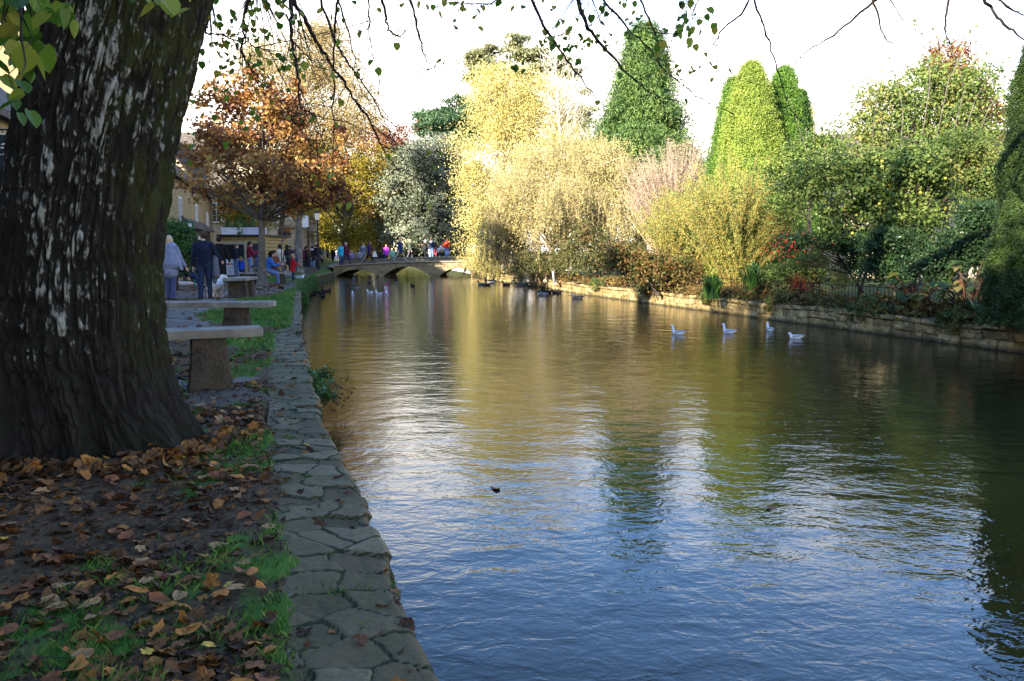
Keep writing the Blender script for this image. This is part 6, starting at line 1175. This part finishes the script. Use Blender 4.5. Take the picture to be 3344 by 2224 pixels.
for px,yf,h,lab,yaw,top,leg,hair,z,k in (
 (985,885,1.62,'woman in a plum coat beside the mottled tree trunk',40,(.10,.02,.05),BK,BR,.10,dict(long=.05,**S0)),
 (1004,872,1.72,'tall person in a camel coat behind the litter bin',-20,(.24,.16,.09),(.03,.03,.05),BH,.15,dict(coat=.12,**S0)),
 (1016,869,1.6,'person in a moss green jacket in the crowd behind the bin',160,(.07,.09,.04),(.04,.05,.09),BR,.15,dict(**S0)),
 (1047,866,1.7,'person in a dark red scarf and black coat right of the lamp post',20,BK,BK,BH,.15,dict(hood=(.3,.03,.03),**S0)),
 (1071,864,1.75,'man in a charcoal coat walking between the bollards',-80,(.04,.04,.05),BK,BH,.15,dict(**W1)),
 (1098,860,1.6,'person in a light grey anorak by the rightmost bollard',10,(.35,.36,.38),(.04,.05,.1),BL,.2,dict(**S0)),
 (925,895,1.72,'man in a dark blue coat standing behind the woman in cream',150,(.02,.03,.07),BK,BH,0,dict(**S0)),
 (948,890,1.66,'woman with brown hair and a teal scarf left of the mottled tree',175,(.04,.04,.05),(.05,.08,.15),BR,.05,dict(long=.08,hood=(.03,.2,.22),**S0)),
 (864,893,1.76,'man in a grey flat cap behind the bench under the maple',170,(.08,.08,.09),(.03,.03,.05),(.12,.12,.12),0,dict(**S0)),
 (760,897,1.7,'woman in a long brown coat at the back of the kiosk queue',0,(.07,.045,.03),BK,(.12,.07,.04),0,dict(coat=.16,long=.1,**S0))):
    put(px,yf,h,lab,yaw,top,leg,hair,z=z,vox=.02,**k)
# seated person with dark clothes low by the wall
sitp(592,905,25,1.6,'person in dark clothes sitting low by the path behind the woman in the shawl',-60,BK,(.03,.04,.10),BH,thigh=(80,84),shin=(40,20),lean=10)
# ================= animals =================
def dog(label,c,rz,H=.42):
    r0=empty('dog',c,rz,label,'dog'); b=MB(); rr_=np.random.default_rng(2); k=H/.42
    capsule(b,[0,-.17*k,.30*k],[0,.14*k,.32*k],.115*k,.125*k); capsule(b,[0,.16*k,.36*k],[.03*k,.26*k,.47*k],.085*k,.075*k); capsule(b,[.03*k,.27*k,.50*k],[.06*k,.33*k,.49*k],.085*k,.07*k); capsule(b,[.07*k,.36*k,.47*k],[.09*k,.43*k,.45*k],.045*k,.03*k)
    for s in(-1,1): 
        capsule(b,[s*.06*k,-.20*k,.26*k],[s*.065*k,-.17*k,.17*k],.07*k,.045*k); capsule(b,[s*.065*k,-.17*k,.17*k],[s*.065*k,-.225*k,.10*k],.038*k,.03*k); capsule(b,[s*.065*k,-.225*k,.10*k],[s*.065*k,-.21*k,.02*k],.032*k,.036*k)
        capsule(b,[s*.06*k,.15*k,.25*k],[s*.06*k,.16*k,.12*k],.05*k,.036*k); capsule(b,[s*.06*k,.16*k,.12*k],[s*.06*k,.17*k,.02*k],.036*k,.036*k); capsule(b,[s*.075*k+.04*k,.25*k,.54*k],[s*.10*k+.04*k,.24*k,.44*k],.035*k,.04*k)
    capsule(b,[0,-.26*k,.36*k],[0,-.33*k,.46*k],.035*k,.04*k)
    for i in range(60): a=rr_.uniform(-.2,.2); th=rr_.uniform(0,6.28); capsule(b,[math.cos(th)*.10*k,a*k,.31*k+math.sin(th)*.10*k],[math.cos(th)*.12*k,a*k+.01,.31*k+math.sin(th)*.12*k],.028*k,.02*k,k=6)
    fused('body',b,vary('white curly coat',(.50,.45,.38),(.74,.70,.63),16,.95,.8,.02),r0,.012,2); n_=MB(); capsule(n_,[.09*k,.455*k,.46*k],[.095*k,.47*k,.455*k],.016*k,.012*k,k=6); n_.build('nose',BLK,r0,world=False)
c=G(706,974); dog('fluffy white dog walking on the path beside the man in navy',(c[0],c[1],0),R(-12),.46)
c=G(610,934); r0=empty('dog',(c[0],c[1],0),R(-80),'small white dog lying by the path behind the woman in the shawl','dog'); b=MB(); capsule(b,[0,-.2,.09],[0,.15,.09],.09,.08); capsule(b,[0,.18,.09],[.05,.34,.06],.06,.035); capsule(b,[0,-.22,.1],[-.05,-.32,.15],.08,.06); fused('body',b,vary('white short coat',(.5,.46,.42),(.7,.67,.62),9),r0,.012,2)
WH=vary('gull white',(.60,.60,.62),(.78,.78,.80),10,.7); GR=plain((.34,.36,.41),.6,'grey wing'); BKF=plain((.03,.03,.035),.5,'black feather'); 
def bird(kind,label,c,yaw,s=1.,neck=1.,group=None,cols=None):
    r0=empty(kind,c,R(yaw),label,'gull' if kind=='gull' else kind,group); b=MB(); n=neck
    if kind=='gull':
        capsule(b,[0,-.10,.05],[0,.09,.06],.055,.062); capsule(b,[0,-.12,.065],[0,-.22,.09],.038,.010,(1,0,0),1.4); capsule(b,[0,.11,.08],[0,.14,.08+.09*n],.042,.028); capsule(b,[0,.14,.09+.09*n],[0,.165,.09+.09*n],.033,.028)
        fused('body',b,WH,r0,.008,2)
        for sd in(-1,1): w_=MB(); capsule(w_,[sd*.048,.06,.085],[sd*.03,-.13,.10],.030,.022,(0,0,1),1.2); capsule(w_,[sd*.03,-.13,.10],[sd*.012,-.25,.115],.020,.007); fused('wing',w_,GR,r0,.008,2)
        w_=MB(); capsule(w_,[0,-.22,.118],[0,-.285,.13],.016,.004); fused('wing_tip',w_,BKF,r0,.006,1)
        w_=MB(); capsule(w_,[0,.19,.088+.09*n],[0,.225,.08+.09*n],.008,.004,k=6); w_.build('bill',plain((.25,.05,.03),.4,'bill'),r0,world=False)
        w_=MB(); capsule(w_,[.026,.155,.095+.09*n],[.028,.15,.09+.09*n],.008,.007,k=6); capsule(w_,[-.026,.155,.095+.09*n],[-.028,.15,.09+.09*n],.008,.007,k=6); w_.build('eye_spot',BKF,r0,world=False)
    else:
        bc,hc_,wc=cols or ((.05,.04,.035),(.012,.03,.02),(.09,.07,.055))
        capsule(b,[0,-.13,.05],[0,.12,.06],.078,.085,(1,0,0),1.1); capsule(b,[0,-.16,.07],[0,-.27,.10],.05,.012,(1,0,0),1.3); fused('body',b,cloth(bc),r0,.011,2)
        h_=MB(); capsule(h_,[0,.15,.08],[0,.19,.10+.09*n],.048,.034); capsule(h_,[0,.19,.12+.09*n],[0,.22,.12+.09*n],.042,.036); fused('head',h_,cloth(hc_),r0,.009,2)
        for sd in(-1,1): w_=MB(); capsule(w_,[sd*.07,.06,.085],[sd*.045,-.20,.10],.04,.02,(0,0,1),1.2); fused('wing',w_,cloth(wc),r0,.010,2)
        w_=MB(); capsule(w_,[0,.25,.115+.09*n],[0,.31,.105+.09*n],.014,.012,(1,0,0),1.6,k=8); w_.build('bill',plain((.30,.26,.05),.4,'duck bill'),r0,world=False)
    r0.scale=(s,s,s); return r0
def onwater(px,py): c=G(px,py,WZ); return (c[0],c[1],WZ-.01)
DK=((.05,.04,.035),(.012,.03,.02),(.09,.07,.055)); DG=((.20,.20,.19),(.01,.035,.025),(.16,.15,.14)); DB=((.09,.055,.03),(.08,.05,.03),(.12,.08,.045)); DBK=((.02,.018,.018),(.015,.018,.015),(.03,.026,.025))
for px,py,yaw,n,lab in ((2213,1092,75,1.35,'white gull swimming left, leftmost of the four on the open water'),(2379,1088,60,1.5,'upright gull, second from the left of the four on the open water'),(2514,1081,12,1.3,'gull seen from behind nearest the stone wall, third of the four on the open water'),(2597,1106,85,.5,'short-necked long-winged gull, rightmost of the four on the open water')): bird('gull',lab,onwater(px,py),yaw,.74,n*1.25,'gulls swimming on the river')
for px,py,yaw,n,lab in ((1151,966,10,1.3,'gull seen from behind on the left part of the far group'),(1208,957,70,.9,'gull facing left between two others of the far group'),(1237,962,80,1.3,'gull swimming left, largest of the far group of gulls'),(1264,964,20,1.2,'gull with a dark tail tip right of the largest one in the far group'),(1261,943,160,.5,'round white gull furthest back in the far group')): bird('gull',lab,onwater(px,py),yaw,.85,n*1.1,'gulls swimming on the river')
c=G(981,912); bird('gull','gull standing on the grass beside the boy in red',(c[0],c[1],.03),-100,1.2,.8)
c=G(944,908); bird('duck','dark duck or pigeon walking on the grass beside the sapling',(c[0],c[1],.04),-60,1.2,1.,None,((.18,.18,.2),(.03,.03,.04),(.2,.2,.22)))
for px,py,yaw,n,cl,lab in ((1022,964,80,.6,DBK,'black duck, lowest left of the dark group near the left wall'),(1027,957,60,1.5,DBK,'black duck with raised neck, upper left of the dark group near the left wall'),(1054,952,20,1.4,DBK,'dark duck at the top of the group near the left wall'),(1051,960,70,.4,DBK,'dark duck with low head in the middle of the group near the left wall'),(1055,971,30,1.0,DBK,'dark duck nearest the viewer in the group near the left wall'),(1070,953,-40,1.1,DBK,'dark duck on the right of the group near the left wall'),
  (1132,928,10,1.3,DK,'duck making a wake below the left arch of the bridge'),(1165,944,70,.9,DG,'grey drake swimming left behind the leftmost gull of the far group'),(1206,924,40,.9,DK,'duck pair member with a wake below the middle of the bridge'),(1162,903,-60,.8,DK,'duck close under the left arch of the bridge'),(1208,906,30,1.2,DK,'upright duck below the first pier of the bridge'),(1234,904,0,1.2,DK,'duck just right of the first pier of the bridge'),(1267,902,-80,1.,DK,'duck swimming right below the middle arch'),(1155,911,20,.8,DG,'small pale-sided duck below the left arch'),
  (1296,926,5,1.7,DG,'drake stretching up tall below the middle arch'),(1348,935,40,.8,DBK,'dark duck above the flying gull'),(1573,931,80,1.0,DG,'grey drake swimming left, leftmost of the ducks by the yellow birch'),(1590,933,-80,.1,DB,'brown duck with its head down right behind the leftmost drake'),(1605,926,-85,.9,DG,'drake facing right behind the brown duck by the yellow birch'),
  (1653,932,75,1.,DB,'brown duck, left of the two below the trailing yellow leaves'),(1697,934,80,.9,DG,'drake under the dark weeping tree'),(1768,955,20,.8,DB,'brown duck, left of the trio in mid river'),(1785,957,85,.8,DBK,'dark duck lying long behind the trio in mid river'),(1772,965,60,.5,DG,'drake in front of the trio in mid river'),(1818,958,80,.3,DBK,'black duck sleeping right of the trio in mid river'),(1885,975,75,.1,((.32,.24,.18),(.4,.32,.26),(.20,.12,.07)),'pale brown and white duck sleeping alone in front of the bank wall')):
    bird('duck',lab,onwater(px,py),yaw,1.0 if px>1500 else .78,n,'ducks on the river',cl)
# gull in flight
c=P(1341,948,44); r0=empty('gull',c,R(5),'white gull flying low over the water with wings spread wide','gull'); b=MB(); capsule(b,[0,-.16,0],[0,.14,.0],.05,.065); capsule(b,[0,.17,.01],[0,.22,.02],.045,.036); capsule(b,[0,-.18,0],[0,-.30,0],.05,.03,(1,0,0),1.5); fused('body',b,WH,r0,.01,2)
for sd in(-1,1):
    t=np.linspace(0,1,9); x=sd*(.04+t*.50); z=.30*np.sin(t*1.35)*t**.3*.85-.02; ch=.13*(1-t**3*.9)+.012; q=[]
    for k,(a_,b_) in enumerate(zip(x,z)): q.append([[a_,ch[k]*.5-.05*t[k],b_+.008],[a_,0-.05*t[k],b_+.018],[a_,-ch[k]*.6-.10*t[k],b_],[a_,0-.05*t[k],b_-.008]])
    A_,F_=grid(9,4,np.array(q)); mb=MB().add(A_,F_); i4=np.arange(8)*4; mb.add(A_,[[i+3,i,i+4,i+7] for i in i4]); mb.build('wing',WH,r0,True,world=False)
# white specks of disturbed water behind the far birds are ripples of the water itself
scene.render.resolution_x=1024; scene.render.resolution_y=681
